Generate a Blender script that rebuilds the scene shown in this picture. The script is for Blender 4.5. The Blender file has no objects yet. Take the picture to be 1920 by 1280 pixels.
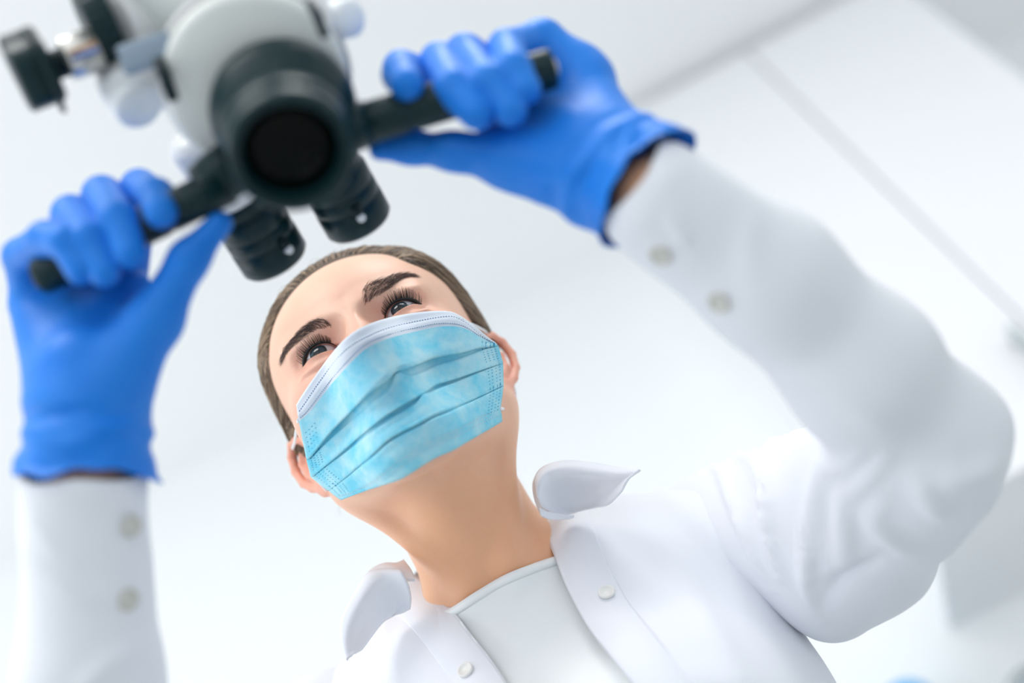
import bpy, math, random
import numpy as np
random.seed(7); rng = np.random.default_rng(7)
sc = bpy.context.scene
# ------------------------------------------------------------------ camera, world, light
F = 2250.0                                   # focal length in pixels of the 1920 px frame
ELEV, ROLL = math.radians(45), math.radians(27.7)
CAM = np.array([0.0, 0.0, 1.0])
_R0 = np.array([1., 0, 0]); _F = np.array([0, math.cos(ELEV), math.sin(ELEV)]); _U0 = np.array([0, -math.sin(ELEV), math.cos(ELEV)])
CR = math.cos(ROLL)*_R0 - math.sin(ROLL)*_U0
CU = math.sin(ROLL)*_R0 + math.cos(ROLL)*_U0
CB = -_F
M = np.stack([CR, CU, CB])                   # rows: camera axes in world
cam = bpy.data.cameras.new('camera'); camo = bpy.data.objects.new('camera', cam); sc.collection.objects.link(camo)
from mathutils import Matrix
mw = Matrix.Identity(4)
for i in range(3):
    mw[i][0], mw[i][1], mw[i][2], mw[i][3] = CR[i], CU[i], CB[i], CAM[i]
camo.matrix_world = mw
cam.sensor_width = 36; cam.lens = F/1920*36; cam.clip_start = .02
cam.dof.use_dof = True; cam.dof.focus_distance = .785; cam.dof.aperture_fstop = 1.9
sc.camera = camo

world = bpy.data.worlds.new('World'); sc.world = world; world.use_nodes = True
world.node_tree.nodes['Background'].inputs[0].default_value = (.90, .96, 1, 1)
world.node_tree.nodes['Background'].inputs[1].default_value = .72
def area(name, loc, target, sx, sy, power, col=(1, 1, 1)):
    l = bpy.data.lights.new(name, 'AREA'); l.shape = 'RECTANGLE'; l.size = sx; l.size_y = sy; l.energy = power; l.color = col
    o = bpy.data.objects.new(name, l); sc.collection.objects.link(o); o.location = loc
    from mathutils import Vector
    o.rotation_euler = (Vector(target)-Vector(loc)).to_track_quat('-Z', 'Y').to_euler()
    return o
area('window_daylight_light', (-.3, -2.35, 1.6), (0, 1, 1.9), 3.6, 2.2, 17, (.97, .98, 1))
area('ceiling_panel_light', (-.5, -.75, 2.90), (-.5, -.75, 0), 1.0, .8, 18, (1, .985, .96))
area('ceiling_panel_light', (.55, .05, 2.90), (.55, .05, 0), .6, .6, 9, (1, .985, .96))
area('side_window_light', (-2.35, .3, 1.7), (0, .6, 1.9), 2.2, 1.6, 20, (.97, .98, 1))
vs = sc.view_settings; vs.view_transform = 'Standard'; vs.look = 'None'; vs.gamma = 1; vs.use_curve_mapping = False; vs.exposure = 0.20
sc.cycles.max_bounces = 10; sc.cycles.diffuse_bounces = 6; sc.cycles.caustics_reflective = False; sc.cycles.caustics_refractive = False

# ------------------------------------------------------------------ helpers
def P(px, py, d):
    """pixel of the photograph and depth in mm -> camera-frame point in mm"""
    return np.array([(px-960)/F*d, (640-py)/F*d, -d], float)
def PP(rows): return np.array([P(*r) for r in rows])
def proj(v): return np.stack([960-F*v[:, 0]/v[:, 2], 640+F*v[:, 1]/v[:, 2]], 1)
def toW(v): return CAM + (np.asarray(v, float) @ M)/1000.
def toC(w): return ((np.asarray(w, float)-CAM) @ M.T)*1000.
WUP = M @ np.array([0, 0, 1.]); WFW = M @ np.array([0, -1., 0]); WRT = M @ np.array([1., 0, 0])   # world axes in camera frame
ORG = {}
def thing(name, label, cat, loc, group=None):
    o = bpy.data.objects.new(name, None); sc.collection.objects.link(o); o.location = loc; ORG[o.name] = np.array(loc, float)
    o.empty_display_size = .05
    tag(o, label, cat, group); return o
def tag(o, label=None, cat=None, group=None, kind=None):
    if label: o['label'] = label
    if cat: o['category'] = cat
    if group: o['group'] = group
    if kind: o['kind'] = kind
    return o
def mkw(name, vw, faces, mat, parent=None, smooth=True, solid=0, bevel=0, label=None, sub=0, mats=None, fmat=None, kind=None):
    """world-space vertices (m) -> one mesh object"""
    vw = np.asarray(vw, float)
    org = ORG[parent.name] if parent is not None else np.zeros(3)
    me = bpy.data.meshes.new(name)
    v = (vw-org).astype(np.float32)
    if isinstance(faces, np.ndarray) and faces.ndim == 2:
        n, k = faces.shape
        me.vertices.add(len(v)); me.vertices.foreach_set('co', v.ravel())
        me.loops.add(n*k); me.loops.foreach_set('vertex_index', faces.astype(np.int32).ravel())
        me.polygons.add(n); me.polygons.foreach_set('loop_start', np.arange(0, n*k, k, dtype=np.int32))
        me.update(calc_edges=True); me.validate()
    else:
        me.from_pydata([tuple(x) for x in v], [], [tuple(int(i) for i in f) for f in faces])
    me.materials.append(mat)
    for m in (mats or []): me.materials.append(m)
    if fmat is not None: me.polygons.foreach_set('material_index', np.asarray(fmat, np.int32))
    if smooth: me.polygons.foreach_set('use_smooth', np.ones(len(me.polygons), bool))
    me.update()
    o = bpy.data.objects.new(name, me); sc.collection.objects.link(o)
    if parent is not None: o.parent = parent
    ORG[o.name] = org
    if solid:
        m = o.modifiers.new('s', 'SOLIDIFY'); m.thickness = solid; m.offset = 0
    if bevel:
        m = o.modifiers.new('b', 'BEVEL'); m.width = bevel; m.segments = 2; m.limit_method = 'ANGLE'
    if sub:
        m = o.modifiers.new('u', 'SUBSURF'); m.levels = sub; m.render_levels = sub
    if label: o['label'] = label
    if kind: o['kind'] = kind
    return o
def mkc(name, vc, faces, mat, parent=None, **k): return mkw(name, toW(vc), faces, mat, parent, **k)
def nrm(v): v = np.asarray(v, float); return v/(np.linalg.norm(v)+1e-12)

# materials -----------------------------------------------------------------
def mat(name, col, rough=.5, metal=0, spec=.5, sss=0, sssr=(1, .35, .2), sscale=.01, sheen=0, coat=0, trans=0, ior=1.45,
        noise=None, bump=None, emit=0, alpha=1):
    m = bpy.data.materials.new(name); m.use_nodes = True; nt = m.node_tree; b = nt.nodes['Principled BSDF']
    b.inputs['Base Color'].default_value = (*col, 1); b.inputs['Roughness'].default_value = rough
    b.inputs['Metallic'].default_value = metal; b.inputs['Specular IOR Level'].default_value = spec
    b.inputs['IOR'].default_value = ior
    if sss:
        b.inputs['Subsurface Weight'].default_value = sss; b.inputs['Subsurface Radius'].default_value = sssr; b.inputs['Subsurface Scale'].default_value = sscale
    if sheen: b.inputs['Sheen Weight'].default_value = sheen
    if coat: b.inputs['Coat Weight'].default_value = coat
    if trans: b.inputs['Transmission Weight'].default_value = trans
    if alpha < 1: b.inputs['Alpha'].default_value = alpha
    if emit:
        b.inputs['Emission Color'].default_value = (*col, 1); b.inputs['Emission Strength'].default_value = emit
    if noise or bump:
        tc = nt.nodes.new('ShaderNodeTexCoord')
    if noise:                                   # (scale, colour2, detail[, lo, hi])
        n = nt.nodes.new('ShaderNodeTexNoise'); n.inputs['Scale'].default_value = noise[0]; n.inputs['Detail'].default_value = noise[2]
        r = nt.nodes.new('ShaderNodeValToRGB'); lo, hi = (noise[3], noise[4]) if len(noise) > 3 else (.35, .65)
        r.color_ramp.elements[0].position = lo; r.color_ramp.elements[1].position = hi
        r.color_ramp.elements[0].color = (*col, 1); r.color_ramp.elements[1].color = (*noise[1], 1)
        nt.links.new(tc.outputs['Object'], n.inputs['Vector']); nt.links.new(n.outputs['Fac'], r.inputs[0]); nt.links.new(r.outputs[0], b.inputs['Base Color'])
    if bump:                                    # (scale, strength, distance)
        n = nt.nodes.new('ShaderNodeTexNoise'); n.inputs['Scale'].default_value = bump[0]; n.inputs['Detail'].default_value = 4
        bp = nt.nodes.new('ShaderNodeBump'); bp.inputs['Strength'].default_value = bump[1]; bp.inputs['Distance'].default_value = bump[2]
        nt.links.new(tc.outputs['Object'], n.inputs['Vector']); nt.links.new(n.outputs['Fac'], bp.inputs['Height']); nt.links.new(bp.outputs[0], b.inputs['Normal'])
    return m
MT = dict(
    wall=mat('wall_paint', (.90, .92, .925), .7, bump=(60, .05, .002)),
    ceiling=mat('ceiling_paint', (.96, .965, .97), .8, bump=(60, .05, .002)),
    floor=mat('floor_vinyl', (.38, .40, .41), .35, noise=(9, (.44, .46, .47), 3)),
    cabinet=mat('cabinet_lacquer', (.90, .91, .93), .22),
    seam=mat('cabinet_carcass', (.75, .78, .80), .5),
    steel=mat('brushed_steel', (.55, .62, .64), .25, 1),
    skin=mat('skin', (.86, .535, .385), .43, sss=.22, sscale=.006, noise=(28, (.87, .50, .36), 4, .3, .7), bump=(700, .22, .0005)),
    coat=mat('coat_cotton', (.84, .86, .91), .8, spec=.2, bump=(1400, .12, .0003), sheen=.1),
    tee=mat('undershirt_jersey', (.91, .94, .935), .85, spec=.2, bump=(2200, .15, .0003)),
    glove=mat('nitrile_glove', (.006, .20, .76), .45, spec=.3, noise=(40, (.018, .225, .78), 3), bump=(500, .12, .0006), sheen=.04),
    black=mat('black_enamel', (.004, .024, .029), .34, spec=.3),
    blackmat=mat('black_plastic', (.004, .018, .022), .5, spec=.3),
    lens=mat('coated_lens_glass', (.001, .002, .002), .03, spec=.12),
    body=mat('grey_enamel', (.80, .83, .80), .4),
    white=mat('white_enamel', (.82, .83, .83), .3),
    bluegrey=mat('blue_grey_plastic', (.25, .33, .42), .4),
    clear=mat('frosted_plastic', (.88, .92, .95), .4),
    silver=mat('satin_metal', (.72, .70, .66), .3, .7),
    bluemark=mat('blue_ring', (.05, .18, .62), .4), orange=mat('orange_ring', (.55, .27, .12), .4),
    hairunder=mat('brown_hair_mass', (.09, .062, .042), .6),
    brow=mat('eyebrow_hair', (.095, .062, .05), .6), lash=mat('mascara_black', (.006, .005, .005), .4),
    button=mat('shell_button', (.62, .62, .57), .3), white_btn=mat('white_button', (.85, .84, .80), .3),
    maskw=mat('mask_white_layer', (.80, .86, .93), .8, bump=(1500, .2, .0003)),
    loop=mat('elastic_cord', (.82, .85, .87), .7), dash=mat('weld_mark', (.30, .42, .58), .7), dashb=mat('weld_mark_blue', (.05, .42, .66), .7),
    trouser=mat('trouser_cotton', (.80, .83, .86), .8), shoe=mat('white_clog', (.80, .81, .82), .4),
    bluebottle=mat('blue_plastic', (.01, .38, .78), .3), clearglass=mat('pale_glass', (.75, .83, .86), .1, trans=.6),
)
# surgical mask cloth: mottled light blue, slightly translucent
def mask_mat():
    m = mat('mask_blue_layer', (.25, .66, .84), .75, spec=.2, bump=(1300, .25, .0003), sheen=.1)
    nt = m.node_tree; b = nt.nodes['Principled BSDF']; tc = nt.nodes.new('ShaderNodeTexCoord')
    n = nt.nodes.new('ShaderNodeTexNoise'); n.inputs['Scale'].default_value = 55; n.inputs['Detail'].default_value = 8; n.inputs['Roughness'].default_value = .65
    r = nt.nodes.new('ShaderNodeValToRGB'); e = r.color_ramp.elements
    e[0].position = .36; e[0].color = (.20, .74, .93, 1); e[1].position = .66; e[1].color = (.56, .90, .96, 1)
    nt.links.new(tc.outputs['Object'], n.inputs['Vector']); nt.links.new(n.outputs['Fac'], r.inputs[0]); nt.links.new(r.outputs[0], b.inputs['Base Color'])
    return m
def add_translucent(m, col, f):
    nt = m.node_tree; b = nt.nodes['Principled BSDF']; o = nt.nodes['Material Output']; t = nt.nodes.new('ShaderNodeBsdfTranslucent'); t.inputs[0].default_value = (*col, 1)
    mx = nt.nodes.new('ShaderNodeMixShader'); mx.inputs[0].default_value = f; nt.links.new(b.outputs[0], mx.inputs[1]); nt.links.new(t.outputs[0], mx.inputs[2]); nt.links.new(mx.outputs[0], o.inputs['Surface'])
MT['mask'] = mask_mat(); add_translucent(MT['mask'], (.10, .66, .93), .10); add_translucent(MT['maskw'], (.75, .88, .98), .08)
def hair_mat():
    m = mat('brown_hair', (.15, .10, .07), .36, spec=.6); nt = m.node_tree; b = nt.nodes['Principled BSDF']; at = nt.nodes.new('ShaderNodeAttribute'); at.attribute_name = 'shade'
    r = nt.nodes.new('ShaderNodeValToRGB'); e = r.color_ramp.elements; e[0].position = 0; e[0].color = (.030, .020, .013, 1); e[1].position = 1; e[1].color = (.48, .34, .22, 1); x = e.new(.5); x.color = (.16, .105, .067, 1)
    nt.links.new(at.outputs['Fac'], r.inputs[0]); nt.links.new(r.outputs[0], b.inputs['Base Color']); return m
MT['hair'] = hair_mat()
def eye_mat():
    m = bpy.data.materials.new('eye_surface'); m.use_nodes = True; nt = m.node_tree; b = nt.nodes['Principled BSDF']
    b.inputs['Roughness'].default_value = .06; b.inputs['Coat Weight'].default_value = .3; b.inputs['Specular IOR Level'].default_value = .35
    at = nt.nodes.new('ShaderNodeAttribute'); at.attribute_name = 'iris'
    r = nt.nodes.new('ShaderNodeValToRGB'); r.color_ramp.interpolation = 'LINEAR'; e = r.color_ramp.elements
    e[0].position = 0; e[0].color = (.002, .003, .004, 1)
    e[1].position = 1; e[1].color = (.62, .60, .62, 1)
    for p, c in ((.18, (.002, .003, .004)), (.22, (.008, .02, .028)), (.33, (.012, .035, .048)), (.43, (.012, .025, .035)), (.50, (.01, .02, .03)), (.56, (.50, .48, .50))):
        x = e.new(p); x.color = (*c, 1)
    nt.links.new(at.outputs['Fac'], r.inputs[0]); nt.links.new(r.outputs[0], b.inputs['Base Color']); return m
MT['eye'] = eye_mat()

# signed distance helpers -----------------------------------------------------
def length(v): return np.sqrt((v*v).sum(-1))
def sphere(p, c, r): return length(p-np.asarray(c, np.float32))-r
def ell(p, c, r):
    r = np.asarray(r, np.float32); q = (p-np.asarray(c, np.float32))/r; k0 = length(q); k1 = length(q/r)+1e-9
    return k0*(k0-1)/k1
def tcap(p, a, b, ra, rb):
    a = np.asarray(a, np.float32); b = np.asarray(b, np.float32); ba = b-a; pa = p-a
    t = np.clip(pa @ ba/(ba @ ba+1e-9), 0, 1)
    return length(pa-t[:, None]*ba)-(ra+t*(rb-ra))
def smin(a, b, k):
    h = np.maximum(k-np.abs(a-b), 0)/k
    return np.minimum(a, b)-h*h*k*.25
def smax(a, b, k): return -smin(-a, -b, k)
def chain(p, pts, rs, k=4):
    d = None
    for i in range(len(pts)-1):
        e = tcap(p, pts[i], pts[i+1], rs[i], rs[i+1]); d = e if d is None else smin(d, e, k)
    return d

def snets(f, xs, ys, zs, newton=2, chunk=400000):
    """surface nets on a rectilinear (possibly uneven) grid, evaluated only near the surface"""
    xs, ys, zs = [np.asarray(a, np.float32) for a in (xs, ys, zs)]
    nx, ny, nz = len(xs), len(ys), len(zs); B = 4
    def ev(p):
        return np.concatenate([f(p[i:i+chunk]).astype(np.float32) for i in range(0, len(p), chunk)]) if len(p) else np.zeros(0, np.float32)
    def blk(a):
        n = (len(a)+B-1)//B; c = np.array([.5*(a[i*B]+a[min(i*B+B-1, len(a)-1)]) for i in range(n)], np.float32)
        h = np.array([.5*(a[min(i*B+B-1, len(a)-1)]-a[i*B]) for i in range(n)], np.float32); return c, h
    cx, hx = blk(xs); cy, hy = blk(ys); cz, hz = blk(zs)
    g = np.stack(np.meshgrid(cx, cy, cz, indexing='ij'), -1).reshape(-1, 3)
    dv = ev(g).reshape(len(cx), len(cy), len(cz))
    rad = np.sqrt(hx[:, None, None]**2+hy[None, :, None]**2+hz[None, None, :]**2)
    act = np.abs(dv) < rad*1.7+3
    G = np.repeat(np.repeat(np.repeat(dv, B, 0), B, 1), B, 2)[:nx, :ny, :nz].copy()
    A = np.repeat(np.repeat(np.repeat(act, B, 0), B, 1), B, 2)[:nx, :ny, :nz]
    i, j, k = np.nonzero(A)
    G[i, j, k] = ev(np.stack([xs[i], ys[j], zs[k]], 1))
    S = G < 0
    c = S[:-1, :-1, :-1].astype(np.int8)
    for a in range(8):
        if a: c = c+S[(a & 1):nx-1+(a & 1), ((a >> 1) & 1):ny-1+((a >> 1) & 1), ((a >> 2) & 1):nz-1+((a >> 2) & 1)]
    ci, cj, ck = np.nonzero((c > 0) & (c < 8))
    idx = -np.ones((nx-1, ny-1, nz-1), np.int32); idx[ci, cj, ck] = np.arange(len(ci))
    acc = np.zeros((len(ci), 3)); cnt = np.zeros(len(ci))
    off = [(a & 1, (a >> 1) & 1, (a >> 2) & 1) for a in range(8)]
    val = [G[ci+o[0], cj+o[1], ck+o[2]] for o in off]; pos = [np.stack([xs[ci+o[0]], ys[cj+o[1]], zs[ck+o[2]]], 1) for o in off]
    for a in range(8):
        for bit in (1, 2, 4):
            if a & bit: continue
            b = a | bit; m = (val[a] < 0) != (val[b] < 0)
            t = np.where(m, val[a]/np.where(m, val[a]-val[b], 1), 0)
            acc += np.where(m[:, None], pos[a]+t[:, None]*(pos[b]-pos[a]), 0); cnt += m
    V = acc/np.maximum(cnt, 1)[:, None]
    quads = []
    for ax in range(3):
        sl0 = [slice(None)]*3; sl1 = [slice(None)]*3; sl0[ax] = slice(0, -1); sl1[ax] = slice(1, None)
        D = S[tuple(sl0)] != S[tuple(sl1)]
        e = list(np.nonzero(D)); o1, o2 = [(1, 2), (2, 0), (0, 1)][ax]
        lim = [nx-1, ny-1, nz-1]
        ok = (e[o1] > 0) & (e[o2] > 0) & (e[o1] < lim[o1]) & (e[o2] < lim[o2])
        e = [q[ok] for q in e]
        inside = S[e[0], e[1], e[2]]
        def cell(d1, d2):
            q = [x.copy() for x in e]; q[o1] = q[o1]-d1; q[o2] = q[o2]-d2; return idx[q[0], q[1], q[2]]
        q = np.stack([cell(1, 1), cell(0, 1), cell(0, 0), cell(1, 0)], 1)
        q[~inside] = q[~inside][:, ::-1]; quads.append(q)
    Q = np.concatenate(quads); Q = Q[(Q >= 0).all(1)]
    for _ in range(newton):
        v = V.astype(np.float32); d = ev(v); h = .15; gr = np.zeros_like(V)
        for a in range(3):
            o = np.zeros(3, np.float32); o[a] = h; gr[:, a] = (ev(v+o)-ev(v-o))/(2*h)
        n2 = (gr*gr).sum(1)+1e-6; st = -(d/np.maximum(n2, .25))[:, None]*gr
        L = np.linalg.norm(st, axis=1); st *= np.minimum(1, 1.2/np.maximum(L, 1e-6))[:, None]; V = V+st*.85
    return V, Q
def vnormals(V, Q):
    n = np.cross(V[Q[:, 2]]-V[Q[:, 0]], V[Q[:, -1]]-V[Q[:, 1]]) if Q.shape[1] == 4 else np.cross(V[Q[:, 1]]-V[Q[:, 0]], V[Q[:, 2]]-V[Q[:, 0]])
    N = np.zeros_like(V)
    for a in range(Q.shape[1]): np.add.at(N, Q[:, a], n)
    return N/(np.linalg.norm(N, axis=1, keepdims=True)+1e-9)
def smooth_mesh(V, Q, it=2, f=.5):
    E = np.concatenate([Q[:, [a, (a+1) % Q.shape[1]]] for a in range(Q.shape[1])]); E = np.concatenate([E, E[:, ::-1]])
    deg = np.bincount(E[:, 0], minlength=len(V)).astype(float)
    for _ in range(it):
        S = np.stack([np.bincount(E[:, 0], V[E[:, 1], a], len(V)) for a in range(3)], 1)/np.maximum(deg, 1)[:, None]
        V = V+(S-V)*f
    return V
def tris(Q): return np.concatenate([Q[:, [0, 1, 2]], Q[:, [0, 2, 3]]]) if Q.shape[1] == 4 else Q
def clip(V, T, s):
    """keep the side s<0 of a triangle mesh, cutting triangles along s=0"""
    T = tris(T); V = list(V); out = []; cache = {}
    m = s[T] < 0; n = m.sum(1); out = [T[n == 3]]
    newf = []
    def cut(a, b):
        key = (min(a, b), max(a, b))
        if key not in cache:
            t = s[a]/(s[a]-s[b]); cache[key] = len(V); V.append(V[a]+(V[b]-V[a])*t)
        return cache[key]
    for tri, mm in zip(T[(n == 1) | (n == 2)], m[(n == 1) | (n == 2)]):
        k = 0
        if mm.sum() == 1: k = int(np.argmax(mm))
        else: k = int(np.argmin(mm))
        a, b, c = tri[k], tri[(k+1) % 3], tri[(k+2) % 3]
        ab, ac = cut(a, b), cut(a, c)
        if mm.sum() == 1: newf.append((a, ab, ac))
        else: newf += [(ab, b, c), (ab, c, ac)]
    Fa = np.concatenate(out+([np.array(newf)] if newf else [])); V = np.array(V)
    used = np.unique(Fa); mp = -np.ones(len(V), int); mp[used] = np.arange(len(used))
    return V[used], mp[Fa]
def polysd(pt, poly):
    """signed distance in the plane to a closed polygon, negative inside"""
    poly = np.asarray(poly, float); d = np.full(len(pt), 1e18); ins = np.zeros(len(pt), bool)
    for a, b in zip(poly, np.roll(poly, -1, 0)):
        e = b-a; w = pt-a; t = np.clip((w @ e)/(e @ e+1e-12), 0, 1); q = w-t[:, None]*e; d = np.minimum(d, (q*q).sum(1))
        c = ((a[1] > pt[:, 1]) != (b[1] > pt[:, 1])) & (pt[:, 0] < (b[0]-a[0])*(pt[:, 1]-a[1])/(b[1]-a[1]+1e-12)+a[0]); ins ^= c
    return np.where(ins, -1, 1)*np.sqrt(d)
def linesd(pt, line):
    line = np.asarray(line, float); d = np.full(len(pt), 1e18)
    for a, b in zip(line[:-1], line[1:]):
        e = b-a; w = pt-a; t = np.clip((w @ e)/(e @ e+1e-12), 0, 1); q = w-t[:, None]*e; d = np.minimum(d, (q*q).sum(1))
    return np.sqrt(d)
def catmull(pts, n):
    """resample a polyline as a smooth curve with n points, even arc length"""
    p = np.asarray(pts, float); p = np.concatenate([[2*p[0]-p[1]], p, [2*p[-1]-p[-2]]]); o = []
    for i in range(1, len(p)-2):
        for t in np.linspace(0, 1, 24, endpoint=False):
            a, b, c, d = p[i-1:i+3]; o.append(.5*((2*b)+(c-a)*t+(2*a-5*b+4*c-d)*t*t+(-a+3*b-3*c+d)*t**3))
    o.append(p[-2]); o = np.array(o); L = np.concatenate([[0], np.cumsum(np.linalg.norm(np.diff(o, axis=0), axis=1))])
    s = np.linspace(0, L[-1], n); return np.stack([np.interp(s, L, o[:, a]) for a in range(o.shape[1])], 1)
def trace(px, py, sdf, d0=300, d1=1200, it=70):
    """first hit of the view rays through pixels with a distance field in camera space"""
    px = np.atleast_1d(np.asarray(px, float)); py = np.atleast_1d(np.asarray(py, float))
    dr = np.stack([(px-960)/F, (640-py)/F, -np.ones_like(px)], 1); ln = np.linalg.norm(dr, axis=1)
    t = np.full(len(px), float(d0)); best = np.full(len(px), 1e9); bt = t.copy()
    for _ in range(it):
        d = sdf((dr*t[:, None]).astype(np.float32)); b = np.abs(d) < best; best = np.where(b, np.abs(d), best); bt = np.where(b, t, bt)
        t = np.minimum(t+d/ln*.8, d1)
    hit = best < 1.
    return dr*bt[:, None], hit
def gradn(sdf, p):
    p = p.astype(np.float32); g = np.stack([sdf(p+o)-sdf(p-o) for o in np.eye(3, dtype=np.float32)*.4], 1); return g/(np.linalg.norm(g, axis=1, keepdims=True)+1e-9)
def tube(path, r, n=8, close_ends=True):
    p = np.asarray(path, float); m = len(p); r = np.broadcast_to(np.asarray(r, float), (m,)); T = np.gradient(p, axis=0); T /= np.linalg.norm(T, axis=1, keepdims=True)+1e-12
    u = nrm(np.cross(T[0], [0.3, .5, .81])); V = []
    for i in range(m):
        u = nrm(u-T[i]*(u @ T[i])); w = np.cross(T[i], u)
        for k in range(n): a = 2*math.pi*k/n; V.append(p[i]+r[i]*(math.cos(a)*u+math.sin(a)*w))
    Fc = [(i*n+k, i*n+(k+1) % n, (i+1)*n+(k+1) % n, (i+1)*n+k) for i in range(m-1) for k in range(n)]
    if close_ends: Fc += [tuple(range(n))[::-1], tuple((m-1)*n+k for k in range(n))]
    return np.array(V), Fc
def lathe(c, ax, prof, n=48, lobes=0, lobamp=0, caps=True):
    """prof: (distance along axis, radius) list; revolve round axis ax at c (camera mm)"""
    ax = nrm(ax); u = nrm(np.cross(ax, [.31, .52, .8])); w = np.cross(ax, u); V = []; c = np.asarray(c, float)
    for h, r in prof:
        for k in range(n):
            a = 2*math.pi*k/n; rr = r*(1+lobamp*math.cos(lobes*a)) if lobes else r
            V.append(c+ax*h+rr*(math.cos(a)*u+math.sin(a)*w))
    m = len(prof); Fc = [(i*n+k, i*n+(k+1) % n, (i+1)*n+(k+1) % n, (i+1)*n+k) for i in range(m-1) for k in range(n)]
    if caps and prof[0][1] > 1e-6: Fc.append(tuple(range(n))[::-1])
    if caps and prof[-1][1] > 1e-6: Fc.append(tuple((m-1)*n+k for k in range(n)))
    return np.array(V), Fc
def obox(c, ax, size):
    """oriented box: centre, 3x3 axes rows, full sizes"""
    ax = np.array([np.asarray(a, float) for a in ax])
    V = [np.asarray(c, float)+sum(s*.5*k*a for s, k, a in zip(size, sg, ax)) for sg in [(x, y, z) for x in (-1, 1) for y in (-1, 1) for z in (-1, 1)]]
    return np.array(V), [(0, 1, 3, 2), (4, 6, 7, 5), (0, 4, 5, 1), (2, 3, 7, 6), (0, 2, 6, 4), (1, 5, 7, 3)]
def wbox(x0, x1, y0, y1, z0, z1): return obox([(x0+x1)/2, (y0+y1)/2, (z0+z1)/2], np.eye(3), (x1-x0, y1-y0, z1-z0))
def merge(parts):
    V = []; Fc = []; n = 0
    for v, f in parts: V.append(v); Fc += [tuple(i+n for i in q) for q in f]; n += len(v)
    return np.concatenate(V), Fc
def grid(rows, m=None):
    """rows: list of (n,3) arrays -> grid mesh"""
    R = np.array(rows); a, b = R.shape[:2]; V = R.reshape(-1, 3)
    i, j = np.meshgrid(np.arange(a-1), np.arange(b-1), indexing='ij'); i = i.ravel(); j = j.ravel()
    return V, np.stack([i*b+j, (i+1)*b+j, (i+1)*b+j+1, i*b+j+1], 1)
def strands(paths, r, n=3):
    """many thin tubes of equal point count in one mesh; paths (k,m,3), radius tapers"""
    Pn = np.asarray(paths, float); k, m = Pn.shape[:2]; T = np.gradient(Pn, axis=1); T /= np.linalg.norm(T, axis=2, keepdims=True)+1e-12
    ref = np.array([.3, .5, .81]); u = np.cross(T, ref); u /= np.linalg.norm(u, axis=2, keepdims=True)+1e-12; w = np.cross(T, u)
    rr = np.broadcast_to(np.asarray(r, float), (k, m)) if np.ndim(r) else np.full((k, m), r)
    V = np.stack([Pn+rr[..., None]*(math.cos(2*math.pi*a/n)*u+math.sin(2*math.pi*a/n)*w) for a in range(n)], 2).reshape(-1, 3)
    K, I, A = np.meshgrid(np.arange(k), np.arange(m-1), np.arange(n), indexing='ij'); b = lambda i, a: ((K*m+i)*n+a).ravel()
    return V, np.stack([b(I, A), b(I, (A+1) % n), b(I+1, (A+1) % n), b(I+1, A)], 1)
# ------------------------------------------------------------------ room
X0, X1, Y0, Y1, ZC = -2.4, 2.4, -2.4, 1.83, 2.95
def st(name, parts, m, **k):
    v, f = merge(parts) if isinstance(parts, list) else parts
    return tag(mkw(name, v, f, m, smooth=False, **k), kind='structure')
st('floor', wbox(X0, X1, Y0, Y1, -.1, 0), MT['floor'])
st('ceiling', wbox(X0, X1, Y0, Y1, ZC, ZC+.1), MT['ceiling'])
st('wall_back', wbox(X0-.1, X1+.1, Y1, Y1+.12, -.1, ZC+.1), MT['wall'])
st('wall_right', wbox(X1, X1+.12, Y0, Y1, -.1, ZC+.1), MT['wall'])
def window_wall(name, wn, axis, c0, c1, a0, a1, w0, w1, z0, z1):
    mk = (lambda p, q, r, s: wbox(p, q, c0, c1, r, s)) if axis == 'x' else (lambda p, q, r, s: wbox(c0, c1, p, q, r, s))
    st(name, [mk(a0, w0, -.1, ZC+.1), mk(w1, a1, -.1, ZC+.1), mk(w0, w1, -.1, z0), mk(w0, w1, z1, ZC+.1)], MT['wall'])
    t = .05; n = 3; bars = [mk(w0, w0+t, z0, z1), mk(w1-t, w1, z0, z1), mk(w0+t, w1-t, z0, z0+t), mk(w0+t, w1-t, z1-t, z1)]
    for i in range(1, n): x = w0+(w1-w0)*i/n; bars.append(mk(x-t/2, x+t/2, z0+t, z1-t))
    st(wn, bars, MT['white'])
window_wall('wall_front', 'window_1', 'x', Y0-.12, Y0, X0-.12, X1+.12, -2.1, 1.8, .5, 2.75)
window_wall('wall_left', 'window_2', 'y', X0-.12, X0, Y0, Y1, -.9, 1.45, .8, 2.5)
# wall cabinet: carcass, two doors with handles, right of the person
cx0, cx1, cz0, cz1, cyf = .395, 1.015, 1.82, 2.925, 1.50
cab = thing('wall_cabinet', 'glossy white two-door wall cabinet high up behind the raised sleeve', 'cabinet', (.7, 1.83, cz0))
v, f = wbox(cx0, cx1, cyf+.02, Y1, cz0, cz1); mkw('carcass', v, f, MT['cabinet'], cab, smooth=False, bevel=.002)
for a, b, hx in ((cx0, .689, .655), (.695, cx1, .735)):
    v, f = wbox(a, b, cyf, cyf+.019, cz0+.002, cz1); d = mkw('door', v, f, MT['cabinet'], cab, smooth=False, bevel=.002)
    hp = merge([wbox(hx-.006, hx+.006, cyf-.032, cyf-.024, cz0+.10, cz0+.20), wbox(hx-.004, hx+.004, cyf-.026, cyf+.001, cz0+.11, cz0+.118), wbox(hx-.004, hx+.004, cyf-.026, cyf+.001, cz0+.182, cz0+.19)])
    mkw('handle', hp[0], hp[1], MT['steel'], d, smooth=False, bevel=.001)
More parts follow.
